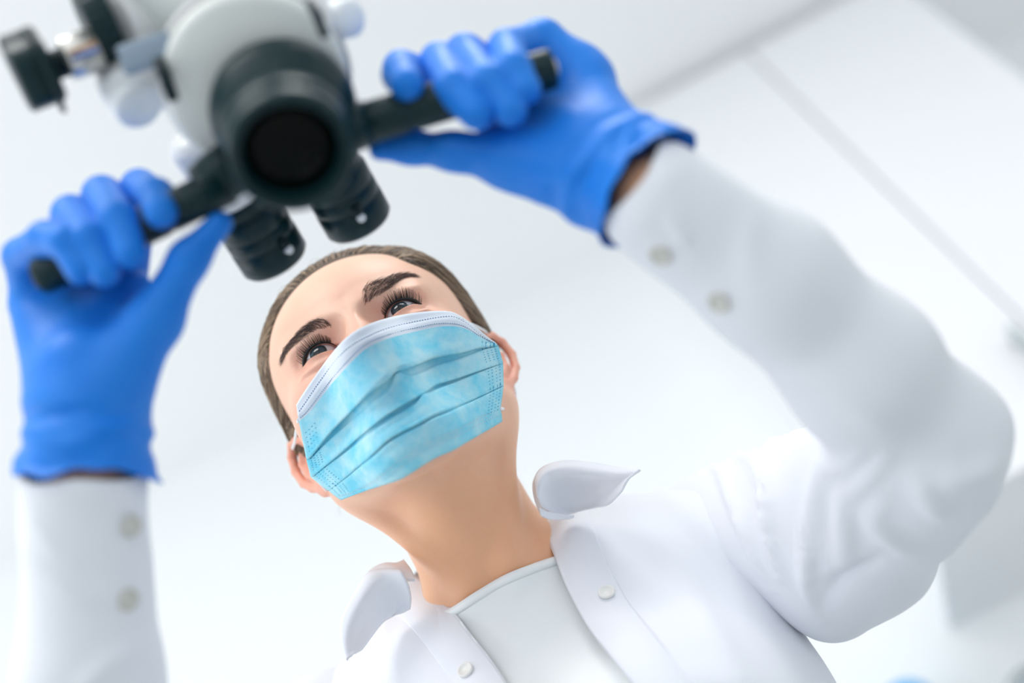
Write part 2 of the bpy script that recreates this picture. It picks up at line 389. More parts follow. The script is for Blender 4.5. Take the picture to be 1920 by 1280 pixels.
# two wall dispensers just below the frame edge
def dispenser(x, z, label, capm, bodym, s=1.0):
    t = thing('wall_dispenser', label, 'dispenser', (x, Y1, z))
    v, f = wbox(x-.05*s, x+.05*s, Y1-.10*s, Y1, z-.24*s, z-.035*s); mkw('housing', v, f, bodym, t, smooth=False, bevel=.012)
    prof = [(-.05, .038), (-.046, .05), (.0, .052), (.03, .046), (.048, .03), (.052, 0)]
    vv, ff = lathe(np.zeros(3), [0, 0, 1.], [(h*s, r*s) for h, r in prof], 32); mkw('cap', vv+np.array([x, Y1-.055*s, z]), ff, capm, t)
dispenser(.268, 1.712, 'wall dispenser with a bright blue cap, just below the wall cabinet', MT['bluebottle'], MT['white'], .85)
dispenser(.435, 1.650, 'smaller wall dispenser with a pale clear cap, under the wall cabinet', MT['clearglass'], MT['white'], .8)

# ------------------------------------------------------------------ person
HR = np.array([[0.87652965, -0.40657003, -0.25767535], [0.47745007, 0.66637737, 0.57269767], [-0.06113269, -0.62501361, 0.77821641]])
HT = np.array([-102.44, 8.63, -797.5])
HRf = HR.astype(np.float32); HTf = HT.astype(np.float32)
def h2c(p): return np.asarray(p, float) @ HR.T + HT      # head frame (mm; x her left, y up, z forward) -> camera frame
def c2h(p): return (np.asarray(p)-HT) @ HR
pw0 = toW(P(915, 1055, 800)); person = thing('person', 'person in white coat, blue gloves and pale blue surgical mask, reaching up with both arms', 'person', (pw0[0], pw0[1]+.12, 0))

EYE_C, EYE_R = np.array([30.5, 0.2, -13.0]), 12.3
TILT = math.radians(5)
def lidframe(x, y):
    """coordinates in the palpebral frame, x mirrored so outer corner is +"""
    ax = np.abs(x)-29.8; ay = y+0.3; c, s = math.cos(TILT), math.sin(TILT); return c*ax+s*ay, -s*ax+c*ay
LW, LU, LL = 14.8, 6.0, 2.9
def almond(x, y):
    a, b = lidframe(x, y); Ru = (LW**2+LU**2)/(2*LU); Rl = (LW**2+LL**2)/(2*LL)
    du = np.sqrt(a*a+(b-(LU-Ru))**2)-Ru; dl = np.sqrt(a*a+(b+(LL-Rl))**2)-Rl; return np.maximum(du, dl)
def head_sdf(p):
    x, y, z = p[:, 0], p[:, 1], p[:, 2]; q = np.stack([np.abs(x), y, z], 1)
    w = p+np.array([2.5, 0, 0], np.float32)
    d = ell(w, (0, 22, -90), (75, 88, 95))
    d = smin(d, ell(w, (0, 32, -46), (66, 54, 51)), 20)
    d = smin(d, ell(w, (0, -30, -50), (67, 62, 52)), 20)
    d = smin(d, sphere(q, (44, -27, -24), 19), 20)
    d = smin(d, tcap(q, (50, -58, -74), (14, -100, -14), 13, 14), 18)
    d = smin(d, sphere(q, (0, -101, -10), 16), 14)
    d = smin(d, ell(q, (0, -72, -14), (26, 24, 21)), 12)
    d = smin(d, tcap(q, (12, 13, -2.5), (44, 17, -14), 8.5, 8), 12)
    d = smin(d, tcap(q, (0, 8, 0), (0, -42, 19), 7, 9.5), 12)
    d = smin(d, sphere(q, (12, -46, 9), 7.5), 8)
    d = smax(d, -ell(q, (31, -1, 4), (17.5, 12, 13.5)), 12)          # orbit
    d = smax(d, -sphere(q, (15, 1, 9), 7), 7)                        # beside the bridge
    d = smin(d, sphere(q, EYE_C, EYE_R+1.7), 4.5)                    # lids over the ball
    d = smin(d, ell(q, (31, -10.5, -5.5), (16, 3.2, 4.5)), 5)        # lower lid roll
    d = smin(d, ell(q, (32, 11.5, -6), (17, 4.0, 6)), 6)             # upper lid fold
    al = almond(x, y); carve = np.maximum(np.maximum(al, -(z+24)), EYE_R-1.2-length(q-np.asarray(EYE_C, np.float32)))
    d = smax(d, -carve, 1.2)
    return d
EAR_O = np.array([73., -18., -84.]); fl = math.radians(32); bt = math.radians(8)
EA = np.array([math.sin(fl), 0, -math.cos(fl)]); EB0 = np.array([0, 1., 0]); EN = np.cross(EA, EB0)*-1
EA2 = math.cos(bt)*EA-math.sin(bt)*EB0; EB2 = math.sin(bt)*EA+math.cos(bt)*EB0; EN = nrm(np.cross(EB2, EA2))
if EN[0] < 0: EN = -EN
EARM = np.stack([EA2, EB2, EN], 1).astype(np.float32)
def ear_sdf(p):
    q = np.stack([np.abs(p[:, 0]+3), p[:, 1], p[:, 2]], 1); e = (q-EAR_O.astype(np.float32)) @ EARM      # a back, b up, n outward
    hp = [(-9, 2, -2), (-10, 14, 2), (-5, 25, 5), (4, 30, 6), (13, 27, 6), (18, 16, 6), (17, 2, 5), (12, -10, 3), (4, -20, 1)]
    d = chain(e, hp, [2.6, 2.8, 3.0, 3.2, 3.3, 3.2, 3, 2.8, 3], 1.5)
    d = smin(d, chain(e, [(2, 20, 2), (8, 12, 3.5), (8, 0, 3), (3, -10, 1.5)], [2.2, 2.6, 2.6, 2.6], 2), 3)
    d = smin(d, ell(e, (4, 6, -1), (15, 25, 2.4)), 3.5)
    d = smin(d, ell(e, (-1, -22, 0), (8.5, 9, 4)), 4)
    d = smin(d, sphere(e, (-9, -7, 1), 4), 4)
    return d
# torso frame (camera coordinates)
NOTCH = P(905, 1052, 800); tr = nrm(np.array([.885, .465, 0])); lean = math.radians(7)
tu0 = nrm(WUP*math.cos(lean)+WFW*math.sin(lean)); tu = nrm(tu0-tr*(tu0 @ tr)); tf = np.cross(tr, tu)
TM = np.stack([tr, tu, tf], 1).astype(np.float32); NO = NOTCH.astype(np.float32)
def t2c(p): return np.asarray(p, float) @ TM.astype(float).T + NOTCH
def tl(p): return (p-NO) @ TM
ARM_L = PP([(1385, 1025, 880), (1560, 975, 790), (1655, 900, 705), (1724, 818, 655), (1612, 688, 625), (1445, 525, 605), (1228, 372, 590)]); RAD_L = [64, 58, 56, 47, 40, 34, 28.5]
ARM_R = PP([(640, 1405, 860), (420, 1600, 760), (205, 1790, 640), (168, 1300, 605), (160, 915, 598)]); RAD_R = [64, 56, 46, 36, 30]
def torso(q, g):
    """q in torso frame; g grows the form"""
    d = ell(q, (0, -150, -85), (163+g, 205+g, 88+g))
    a = np.stack([np.abs(q[:, 0]), q[:, 1], q[:, 2]], 1)
    d = smin(d, ell(a, (64, -175, -4), (64+g, 70+g, 52+g)), 60)
    d = smin(d, tcap(a, (0, -42, -85), (132, -46, -90), 44+g, 40+g), 45)
    d = smin(d, tcap(a, (0, -44, -66), (55, -40, -74), 46+g, 42+g), 30)
    d = smin(d, tcap(a, (36, 28, -95), (128, -24, -92), 27+g, 28+g), 40)
    return smin(d, ell(q, (0, -430, -85), (150+g, 230+g, 95+g)), 60)
NK1 = h2c((0, -42, -98)); NK0 = NOTCH+TM.astype(float) @ np.array([0, -10, -62.])
def neck_sdf(p):
    d = tcap(p, NK1, NK0, 46, 47)
    q = tl(p); pn = (p-NO)
    scl = chain(p, [h2c((s*0+58, -48, -88)) if False else h2c((58, -50, -86)), t2c((16, -4, -6))], [10, 8.5], 5)
    scr = tcap(p, h2c((-58, -50, -86)), t2c((-16, -4, -6)), 10, 8.5)
    d = smin(d, scl, 9); d = smin(d, scr, 9); d = smin(d, tcap(p, NK1*.55+NK0*.45+TM[:, 2]*40, NK1*.3+NK0*.7+TM[:, 2]*36, 9, 8), 16)
    d = smin(d, tcap(p, h2c((0, -85, -52)), NK0*.6+NK1*.4, 20, 30), 22)
    return d
def body_sdf_c(p):
    h = (p-HTf) @ HRf
    d = head_sdf(h); n = neck_sdf(p); d = smin(d, n, 26)
    d = smin(d, ear_sdf(h), 4)
    q = tl(p)
    tt = torso(q, -9)
    a = np.stack([np.abs(q[:, 0]), q[:, 1], q[:, 2]], 1)
    tt = smin(tt, tcap(a, (14, -12, -28), (110, 2, -62), 6, 7), 18)         # clavicles
    d = smin(d, tt, 30)
    d = smin(d, chain(p, ARM_L, [44, 40, 36, 32, 28, 24, 22], 20), 20)
    d = smin(d, chain(p, ARM_R, [46, 42, 34, 28, 23], 20), 20)
    return np.maximum(d, -(q[:, 1]+560))
def body_sdf_h(p): return body_sdf_c(p @ HRf.T+HTf)
def axis(segs):
    """segs: (start, end, step) consecutive"""
    o = []
    for a, b, s in segs: o += list(np.arange(a, b, s))
    return np.array(o)
bx = axis([(-420, -100, 7), (-100, -62, 1.8), (-62, 62, .85), (62, 100, 1.8), (100, 520, 7)])
by = axis([(-640, -260, 7), (-260, -60, 3), (-60, -20, 1.8), (-20, 34, .85), (34, 118, 3), (118, 400, 7)])
bz = axis([(-300, -200, 7), (-200, -110, 3), (-110, -30, 1.8), (-30, 22, .85), (22, 420, 7)])
BV, BQ = snets(body_sdf_h, bx, by, bz)
BVc = BV @ HR.T+HT
mskin = MT['skin']
body = mkc('body', BVc, BQ, mskin, person, label='bare forehead, ears and neck')
# vertex colour: a redder tone on ears and lids is part of the skin itself
hv = BV; me = body.data
if len(me.vertices) == len(hv):
    e = ear_sdf(hv.astype(np.float32)); t = np.clip(1-e/6, 0, 1)*(np.abs(hv[:, 0]) > 62)
    q = np.stack([np.abs(hv[:, 0]), hv[:, 1], hv[:, 2]], 1); al = almond(hv[:, 0], hv[:, 1]); ld = np.clip(1-(al-0)/9, 0, 1)*(hv[:, 2] > -22)*(hv[:, 1] > -16)*(hv[:, 1] < 16)
    ch = np.exp(-((np.abs(hv[:, 0])-42)**2+(hv[:, 1]+24)**2)/500)*(hv[:, 2] > -50)
    a = me.attributes.new('flush', 'FLOAT', 'POINT'); a.data.foreach_set('value', np.clip(.75*t+.45*ld+.3*ch, 0, 1).astype(np.float32))
    nt = mskin.node_tree; b = nt.nodes['Principled BSDF']; lk = b.inputs['Base Color'].links[0]; src = lk.from_socket
    at = nt.nodes.new('ShaderNodeAttribute'); at.attribute_name = 'flush'; mx = nt.nodes.new('ShaderNodeMix'); mx.data_type = 'RGBA'
    mx.inputs[7].default_value = (.80, .36, .26, 1); nt.links.new(at.outputs['Fac'], mx.inputs[0]); nt.links.new(src, mx.inputs[6]); 
    a = me.attributes.new('tan', 'FLOAT', 'POINT'); a.data.foreach_set('value', np.clip((-hv[:, 1]-70)/60+np.clip((-hv[:, 2]-40)/60, -.5, .3), 0, 1).astype(np.float32))  # warm light bounced between skin, painted into the colour below the jaw
    at2 = nt.nodes.new('ShaderNodeAttribute'); at2.attribute_name = 'tan'; mx2 = nt.nodes.new('ShaderNodeMix'); mx2.data_type = 'RGBA'; mx2.inputs[7].default_value = (.84, .46, .27, 1)
    nt.links.new(at2.outputs['Fac'], mx2.inputs[0]); nt.links.new(mx.outputs[2], mx2.inputs[6]); nt.links.new(mx2.outputs[2], b.inputs['Base Color'])

# eyes
for s in (-1, 1):
    n1, n2 = 64, 48; ax = nrm(np.array([s*-.02+.0, .0, 1.])); c = np.array([s*EYE_C[0], EYE_C[1], EYE_C[2]])
    gaze = nrm(np.array([-.02, -.03, 1.])); u = nrm(np.cross([0, 1., 0], gaze)); w = np.cross(gaze, u); V = []; iris = []
    for i in range(n1+1):
        th = math.pi*(i/n1)**1.3
        for k in range(n2):
            a = 2*math.pi*k/n2; r = EYE_R; 
            bulge = .9*max(0, 1-(th/.50)**2)
            V.append(c+(r+bulge-.15)*(math.cos(th)*gaze+math.sin(th)*(math.cos(a)*u+math.sin(a)*w))); iris.append(th/1.0)
    Fc = [(i*n2+k, i*n2+(k+1) % n2, (i+1)*n2+(k+1) % n2, (i+1)*n2+k) for i in range(n1) for k in range(n2)]
    o = mkc('eyeball', h2c(np.array(V)), Fc, MT['eye'], person, label='dark blue-grey eye')
    a = o.data.attributes.new('iris', 'FLOAT', 'POINT'); a.data.foreach_set('value', np.array(iris, np.float32))

# eyelashes: rooted on the upper lid edge, fanning forward and up; short ones on the lower lid
def lidpoint(s, a, b, r=EYE_R+1.3):
    """palpebral coordinates -> point on the lid in head frame"""
    c_, s_ = math.cos(TILT), math.sin(TILT); x = c_*a-s_*b+29.8; y = s_*a+c_*b-.3
    X = x-EYE_C[0]; Y = y-EYE_C[1]; z = EYE_C[2]+math.sqrt(max(r*r-X*X-Y*Y, 4)); return np.array([s*x, y, z])
for s in (-1, 1):
    paths = []; rad = []
    Ru = (LW**2+LU**2)/(2*LU); Rl = (LW**2+LL**2)/(2*LL)
    up = lambda t: (t*LW, (LU-Ru)+math.sqrt(Ru*Ru-(t*LW)**2)); lo = lambda t: (t*LW, -(LL-Rl)-math.sqrt(Rl*Rl-(t*LW)**2))
    for t in np.linspace(-.80, .985, 50):
        t2 = t+rng.normal(0, .008); a, b = up(min(t2, .99)); p0 = lidpoint(s, a, b-.2); L = (5.2+3.2*max(0, 1-abs(t-.35)**2*1.2))*rng.uniform(.75, 1.1)
        out = np.array([s*(t*.75+.12+rng.normal(0, .07)), .28+rng.normal(0, .08), 1.0]); out = nrm(out); upv = np.array([s*t*.22, 1., -.12])
        path = [p0+out*L*.62*k+upv*L*.72*k**1.9 for k in np.linspace(0, 1, 7)]; paths.append(path); rad.append(np.linspace(.36, .08, 7))
    for t in np.linspace(-.1, .93, 34):
        a, b = lo(t+rng.normal(0, .01)); p0 = lidpoint(s, a, b); L = rng.uniform(2.2, 3.6)
        out = nrm(np.array([s*(t*.7+.1), -.5+rng.normal(0, .1), .8])); paths.append([p0+out*L*k+np.array([0, -.25, 0])*L*k*k for k in np.linspace(0, 1, 7)]); rad.append(np.linspace(.09, .02, 7))
    v1, f1 = strands(np.array(paths), np.array(rad), 4)
    ln = np.array([lidpoint(s, *[up(t)[0], up(t)[1]+.05], EYE_R+1.45) for t in np.linspace(-.75, .995, 40)]); v2, f2 = tube(ln, np.linspace(.45, 1.7, 40)*.8, 8)
    f = np.concatenate([f1, np.array([q for q in f2 if len(q) == 4])+len(v1)])
    mkc('eyelashes', h2c(np.concatenate([v1, v2])), f, MT['lash'], person)

# eyebrows: root band traced on the brow, hairs lying along it
def headtrace(px, py): return trace(px, py, body_sdf_c, 600, 1000)
brows = {-1: ([(621, 607), (606, 598), (588, 601), (566, 616), (546, 638), (531, 657), (525, 680)], [(622, 614), (610, 617), (592, 621), (571, 633), (552, 648), (538, 663), (528, 684)]),
         1: ([(677, 548), (686, 534), (705, 527), (727, 519), (751, 513), (772, 514), (785, 518)], [(683, 575), (697, 563), (713, 553), (733, 538), (753, 524), (772, 519), (785, 521)])}
for s, (top, bot) in brows.items():
    A = catmull(top, 60); Bt = catmull(bot, 60); paths = []
    n = 760; u = rng.beta(1.4, 1.3, n)*.98; v = rng.uniform(0, 1, n); L = []
    ii = (u*59).astype(int); root = A[ii]*(1-v[:, None])+Bt[ii]*v[:, None]+rng.normal(0, .8, (n, 2))
    jj = np.minimum(ii+4, 59); tan = (A[jj]+Bt[jj])-(A[np.maximum(ii-1, 0)]+Bt[np.maximum(ii-1, 0)]); tan /= np.linalg.norm(tan, axis=1, keepdims=True)+1e-9
    upd = (A[ii]-Bt[ii]); upd /= np.linalg.norm(upd, axis=1, keepdims=True)+1e-9
    mixu = np.clip(.95-u*2.2, 0, 1)*(.3+.7*v)+.12*(2*v-1.0); dirp = tan*(1-.55*np.abs(mixu))[:, None]+upd*mixu[:, None]; dirp += rng.normal(0, .10, (n, 2))
    Ln = rng.uniform(12, 21, n)*np.clip(1.05-.5*u, .4, 1)*np.clip(.55+u*2, 0, 1)
    cols = []
    for k in np.linspace(0, 1, 5): cols.append(root+dirp*(Ln*k)[:, None]+upd*(-.10*Ln*k*k*(2*v-1))[:, None])
    Pn = np.stack(cols, 1); hit, ok = headtrace(Pn[..., 0].ravel(), Pn[..., 1].ravel()); N = gradn(body_sdf_c, hit)
    lift = np.tile(np.array([.0, .35, .6, .7, .45]), n); hit = (hit+N*lift[:, None]).reshape(n, 5, 3)
    vv, ff = strands(hit, np.array([.06, .075, .065, .05, .02])[None].repeat(n, 0), 3); mkc('eyebrow', vv, ff, MT['brow'], person)
# hair: combed back, a mass over the skull and several thousand strands
hs_c = lambda p: head_sdf((p-HTf) @ HRf)
HLp = [(506, 667), (506, 620), (504, 609), (517, 575), (537, 549), (566, 519), (590, 500), (616, 483), (642, 477), (678, 472), (712, 474), (740, 483), (771, 497), (799, 519), (823, 535), (847, 559), (866, 586), (893, 619)]
_h, _ok = trace([a for a, b in HLp], [b for a, b in HLp], hs_c, 600, 1000)
_hl = c2h(_h); phi = np.degrees(np.arctan2(_hl[:, 0], _hl[:, 1]-5)); zz = np.maximum.accumulate(_hl[:, 2]) if False else _hl[:, 2]
_o = np.argsort(phi); phi = phi[_o]; zz = zz[_o]; kq = (phi > -64) & (phi < 64); rr_ = np.sqrt(_hl[:, 0]**2+(_hl[:, 1]-5)**2)[_o]; rr_ = np.concatenate([[78]*5, rr_[kq], [78]*5]); phi = np.concatenate([[-180, -130, -100, -82, -70], phi[kq], [70, 82, 100, 130, 180]]); zz = np.concatenate([[-128, -118, -84, -68, -52], zz[kq], [-52, -70, -86, -118, -128]])
_k = np.ones(5)/5
_pg = np.arange(-180, 181, 3.); zg = np.interp(_pg, phi, zz); zg = np.convolve(np.pad(zg, 2, 'edge'), _k, 'valid')
rg = np.convolve(np.pad(np.interp(_pg, phi, rr_), 2, 'edge'), _k, 'valid')
def zhair(h): return np.interp(np.degrees(np.arctan2(h[:, 0], h[:, 1]-5)), _pg, zg)
def skull(h):
    w = h+np.array([2.5, 0, 0], np.float32)
    d = ell(w, (0, 22, -90), (75, 88, 95)); d = smin(d, ell(w, (0, 32, -46), (66, 54, 51)), 20)
    d = smin(d, ell(w, (0, -30, -78), (68, 50, 60)), 20)
    d = smin(d, ell(w, (0, -25, -150), (48, 48, 40)), 25)
    return d
def hair_sdf(h, extra=0.):
    t = np.clip((zhair(h)-h[:, 2])/16, -1, 1); t = np.where(t > 0, t*(2-t), t*2)
    low = np.clip((h[:, 1]+75)/30, 0, 1)
    return skull(h)-(t*6.5+extra)*low-(-4)*(1-low)
HV, HQ = snets(lambda p: hair_sdf(p), np.arange(-95, 95, 2.), np.arange(-85, 125, 2.), np.arange(-215, 25, 2.))
hair = mkc('hair', h2c(HV), HQ, MT['hairunder'], person, label='brown hair combed straight back')
C0 = np.array([-2.5, -2, -78.]); BUN = np.array([0, -22., -186])
def radial(dirs, extra):
    r = np.full(len(dirs), 95.)
    for _ in range(9):
        p = (C0+dirs*r[:, None]).astype(np.float32); r = np.clip(r-hair_sdf(p, extra)*.9, 20, 150)
    return C0+dirs*r[:, None]
ns = 6500; m = 14
ph = np.concatenate([rng.uniform(-118, 118, ns*2//3), rng.uniform(-112, 112, ns-ns*2//3)]); back = np.concatenate([rng.exponential(3.0, ns*2//3), rng.uniform(0, 70, ns-ns*2//3)])
clump = np.round(ph/2.4)*2.4; ph = ph*.55+clump*.45
z0 = np.interp(ph, _pg, zg)-back+1.5
a0 = np.radians(ph); r0_ = np.interp(ph, _pg, rg)+np.clip(back, 0, 40)*.12; sd = np.stack([np.sin(a0)*r0_, 5+np.cos(a0)*r0_, z0+1], 1)
sd = radial((sd-C0)/np.linalg.norm(sd-C0, axis=1, keepdims=True), 0.)
sd[:, 2] = np.minimum(sd[:, 2], z0+6)
bun = BUN+rng.normal(0, 9, (ns, 3)); wob = rng.normal(0, 1, (ns, 3)); cl = np.sin(ph*1.9+2*np.sin(ph*.7))*.5+np.sin(ph*4.3+1)*.5; ex = rng.uniform(-.3, 1.2, ns)+.7*cl+.4
ts = np.linspace(0, 1, m)**1.25; pts = []
sg = np.where(ph > 0, 1., -1.); wgt = np.clip((np.abs(ph)-4)/34, 0, 1)[:, None]
way = (1-wgt)*((sd+bun)/2+np.array([0, 55, 0]))+wgt*np.stack([sg*(84+rng.normal(0, 3, ns)), np.minimum(sd[:, 1]*.35, 30)+rng.normal(0, 5, ns), np.minimum(sd[:, 2]-40, -70)], 1)
for k, t in enumerate(ts):
    q = sd*(1-t)**2+2*way*t*(1-t)+bun*t*t+wob*1.0*math.sin(math.pi*t); dd = q-C0; dd /= np.linalg.norm(dd, axis=1, keepdims=True)
    e = ex*min(1, t*9)+(-.9 if k == 0 else .35)
    r = np.full(ns, 95.)
    for _ in range(8):
        pp = (C0+dd*r[:, None]).astype(np.float32); r = np.clip(r-hair_sdf(pp, 0.)*.9, 20, 150)
    pts.append(C0+dd*(r+e)[:, None])
Pn = np.stack(pts, 1)
vv, ff = strands(Pn, (np.array([.12]+[.36]*(m-2)+[.2])[None]*rng.uniform(.6, 1.3, ns)[:, None]), 3)
hso = mkc('hair_strands', h2c(vv), ff, MT['hair'], hair)
def shade(o, val):
    a = o.data.attributes.new('shade', 'FLOAT', 'POINT'); a.data.foreach_set('value', np.asarray(val, np.float32))
sv = np.clip(.47+.30*cl+rng.normal(0, .24, ns), 0, 1); shade(hso, np.repeat(sv, m*3))
# a few loose wisps at the crown and the temple
wp = []
for k in range(46):
    a = math.radians(rng.choice([-100, -95, -12, -6, 4]) + rng.normal(0, 9)); z = float(np.interp(math.degrees(a), _pg, zg))-rng.uniform(2, 30)
    p0 = radial(np.array([nrm(np.array([math.sin(a)*78, 5+math.cos(a)*78, z])-C0)]), 0.)[0]; n = nrm(p0-C0); L = rng.uniform(9, 26); dv = nrm(np.array([rng.normal(0, .5), rng.normal(0, .4), -.9])+n*.35)
    wp.append([p0+dv*L*t+n*L*.22*math.sin(t*2.4)+rng.normal(0, .1, 3) for t in np.linspace(0, 1, 8)])
vv, ff = strands(np.array(wp), .09, 3); wo = mkc('loose_wisps', h2c(vv), ff, MT['hair'], hair, kind='stuff'); shade(wo, np.full(len(vv), .3))

# ------------------------------------------------------------------ face mask
def msdf(p):
    """taut tent over nose, cheeks and chin (head frame)"""
    w = p+np.array([2.5, 0, 0], np.float32); q = np.stack([np.abs(p[:, 0]), p[:, 1], p[:, 2]], 1)
    d = ell(w, (0, -32, -50), (69, 64, 55)); d = smin(d, tcap(q, (0, 4, 0), (0, -42, 19), 8, 12.5), 26)
    d = smin(d, tcap(q, (0, -44, 16), (0, -100, -4), 12, 18), 30)
    d = smin(d, tcap(q, (50, -58, -74), (14, -100, -12), 15, 17), 20)
    d = smin(d, tcap(q, (46, -14, -26), (64, -30, -52), 17, 14), 24)
    return np.minimum(d-1.6, head_sdf(p)-2.2)
msdf_c = lambda p: msdf((p-HTf) @ HRf)
rows_px = dict(
 top=[(556, 759), (567, 740), (601, 691), (635, 648), (660, 625), (686, 610), (720, 598), (761, 589), (802, 584), (840, 584), (862, 592), (890, 612), (914, 632), (929, 643)],
 l1=[(558, 774), (567, 762), (604, 708), (649, 655), (694, 628), (738, 612), (798, 598.6), (845, 593), (872, 604), (904, 630), (931, 645)],
 l2=[(560, 786), (578, 768), (619, 714), (664, 664), (691, 643), (726, 628), (783, 613.5), (827, 606), (866, 610), (900, 630), (932, 646)],
 l2b=[(561, 790), (583, 770), (624, 718), (669, 669), (697, 648), (731, 634), (787, 620), (829, 612), (868, 615), (902, 633), (932.5, 647)],
 p1=[(575, 861), (582, 857), (619, 812), (664, 765), (694, 735), (726, 711.5), (744, 696.6), (780, 685), (815, 671), (857, 662.5), (901, 652), (934, 648)],
 p2=[(583, 894), (588, 891), (625, 860), (679, 815), (723, 780), (768, 753), (800, 735), (818, 722), (857, 708.5), (896, 695), (943, 680)],
 p3=[(617, 920), (623, 915), (658, 886.6), (694, 857), (726, 827), (750, 812), (780, 797.6), (812, 780), (845, 768), (887, 750), (944, 724)],
 l3=[(630, 930), (655, 924), (702, 902), (738, 872), (780, 842), (815, 824), (857, 806.5), (901, 782.7), (938, 768)],
 l4=[(634, 933), (660, 928), (708, 909), (744, 882), (786, 851), (820, 833), (862, 815), (906, 791), (940, 777)],
 bot=[(640, 936.5), (679, 921), (714, 910), (753, 897), (798, 869), (820, 856.5), (850, 843.6), (878, 827), (914, 806), (941, 790)])
NM = 90; RC = {k: catmull(v, NM) for k, v in rows_px.items()}
ss = np.linspace(0, 1, NM)
def mgap(amp, c=.47, w=.06, pinch=.75):          # pleat opening: closed at both ends, pinched over the nose ridge
    return amp*np.sin(np.pi*np.clip(ss, 0, 1))**.9*(1-pinch*np.exp(-((ss-c)/w)**2))
def shift(a, b, px):                             # move row a towards row b by px pixels
    d = RC[b]-RC[a] if isinstance(b, str) else b; L = np.linalg.norm(d, axis=1, keepdims=True)+1e-6; return RC[a]+d/L*np.asarray(px)[:, None]
mix = lambda a, b, t: RC[a]*(1-t)+RC[b]*t
g1 = mgap(19, .545, .035, .9); g2 = mgap(10, .62, .03, .85); g3 = mgap(4.5, .5, .05, .2)
h1 = 1.2+.34*g1; h2 = 1.0+.36*g2; h3 = .9+.4*g3
one = np.ones(NM)
seq = []                                          # (pixels, offset mm, material)
def add(px, off, m): seq.append((px, np.broadcast_to(off, (NM,)), m))
add(RC['top'], .5, 1)
for t in (.33, .66): add(mix('top', 'l1', t), .8, 1)
add(RC['l1'], .7, 1)
for t in (.3, .6): add(mix('l1', 'l2', t), 1.5, 1)
add(RC['l2'], .8, 1); add(RC['l2b'], .9, 0)
for t in (.12, .24, .36, .48, .6, .72, .84, .94): add(mix('l2b', 'p1', t), .8+t*t*(h1-.6)+.3*np.sin(7*ss+5*t)*np.sin(9*t)+3.2*t*np.clip(1-np.abs(ss-(.40+.145*t))/.13, 0, 1), 0)
def pleat(a, nxt, h, g, prev):
    rd = np.clip(g/6, 0, 1); add(RC[a], h, 0); add(shift(a, prev, 6*one), np.maximum(h*.4, .3), 0); add(shift(a, prev, 5*one), -.4-1.6*rd, 0)
    for t in (.0, .35, .7): add(shift(a, nxt, g*t+.2), -.4-1.8*rd, 0)
    add(shift(a, nxt, g*.94+.3), -.3-1.0*rd, 0); add(shift(a, nxt, g+.9), .3+.5*rd, 0); add(shift(a, nxt, g+5), .45+.6*rd, 0)
def panel(a, nxt, g, h, n=6):
    G = RC[nxt]-RC[a]; L = np.linalg.norm(G, axis=1); st_ = np.clip((g+6)/np.maximum(L, 1), 0, .8)
    for t in np.linspace(.12, .95, n):
        u = st_+(1-st_)*t; add(RC[a]+G*u[:, None], .6+(h-.5)*t*t+.35*np.sin(9*ss+7*t), 0)
pleat('p1', 'p2', h1, g1, 'l2'); panel('p1', 'p2', g1, h2)
pleat('p2', 'p3', h2, g2, 'p1'); panel('p2', 'p3', g2, h3)
pleat('p3', 'l3', h3, g3, 'p2'); panel('p3', 'l3', g3, 1.0*one)
add(RC['l3'], .7, 0); add(mix('l3', 'l4', .5), 1.3, 0); add(RC['l4'], .7, 0); add(mix('l4', 'bot', .5), 1.0, 0); add(RC['bot'], .3, 0)
PXg = np.array([s[0] for s in seq]); OFF = np.array([s[1] for s in seq]); nr = len(seq)
hit, ok = trace(PXg[..., 0].ravel(), PXg[..., 1].ravel(), msdf_c, 600, 860)
dep = -hit[:, 2].reshape(nr, NM); okm = ok.reshape(nr, NM)
# smooth the depth so grazing rays at the rim follow their neighbours
for i in range(nr):
    g_ = okm[i]; 
    if g_.sum() > 4: dep[i] = np.interp(np.arange(NM), np.nonzero(g_)[0], dep[i][g_])
K = np.array([1, 2, 3, 2, 1.]); K /= K.sum()
for _ in range(3):
    dep = np.stack([np.convolve(np.pad(r, 2, 'edge'), K, 'valid') for r in dep]); 
for _ in range(3):
    dep = np.stack([np.convolve(np.pad(c, 2, 'edge'), K, 'valid') for c in dep.T]).T
MP = np.stack([(PXg[..., 0]-960)/F*dep, (640-PXg[..., 1])/F*dep, -dep], -1)
FWDm = nrm(HR[:, 2]*.6+np.array([0, 0, 1.])*.4)
Mv = MP+FWDm*(OFF+1.3)[..., None]
# keep the traced pixel after the offset (slide along the view plane)
Mv = np.stack([(PXg[..., 0]-960)/F*-Mv[..., 2], (640-PXg[..., 1])/F*-Mv[..., 2], Mv[..., 2]], -1)
V, Fq = grid(list(Mv)); Fq = Fq[:, ::-1]
rowid = np.repeat(np.arange(nr-1), NM-1); fm = np.array([seq[i][2] for i in range(nr-1)])[rowid]
fmask = mkc('face_mask', V, Fq, MT['mask'], person, mats=[MT['maskw']], fmat=fm, solid=.0007, label='pale blue pleated surgical mask')
def onmask(px, off=.9):
    """pixel track on the mask surface"""
    tgt = PXg.reshape(-1, 2); px = np.asarray(px, float); out = []
    for a in px:
        k = np.argsort(((tgt-a)**2).sum(1))[:4]; w = 1/(((tgt[k]-a)**2).sum(1)+.5); d = float((Mv.reshape(-1, 3)[k, 2]*w).sum()/w.sum()); z = -d-off; out.append(((a[0]-960)/F*z, (640-a[1])/F*z, -z))
    return np.array(out)
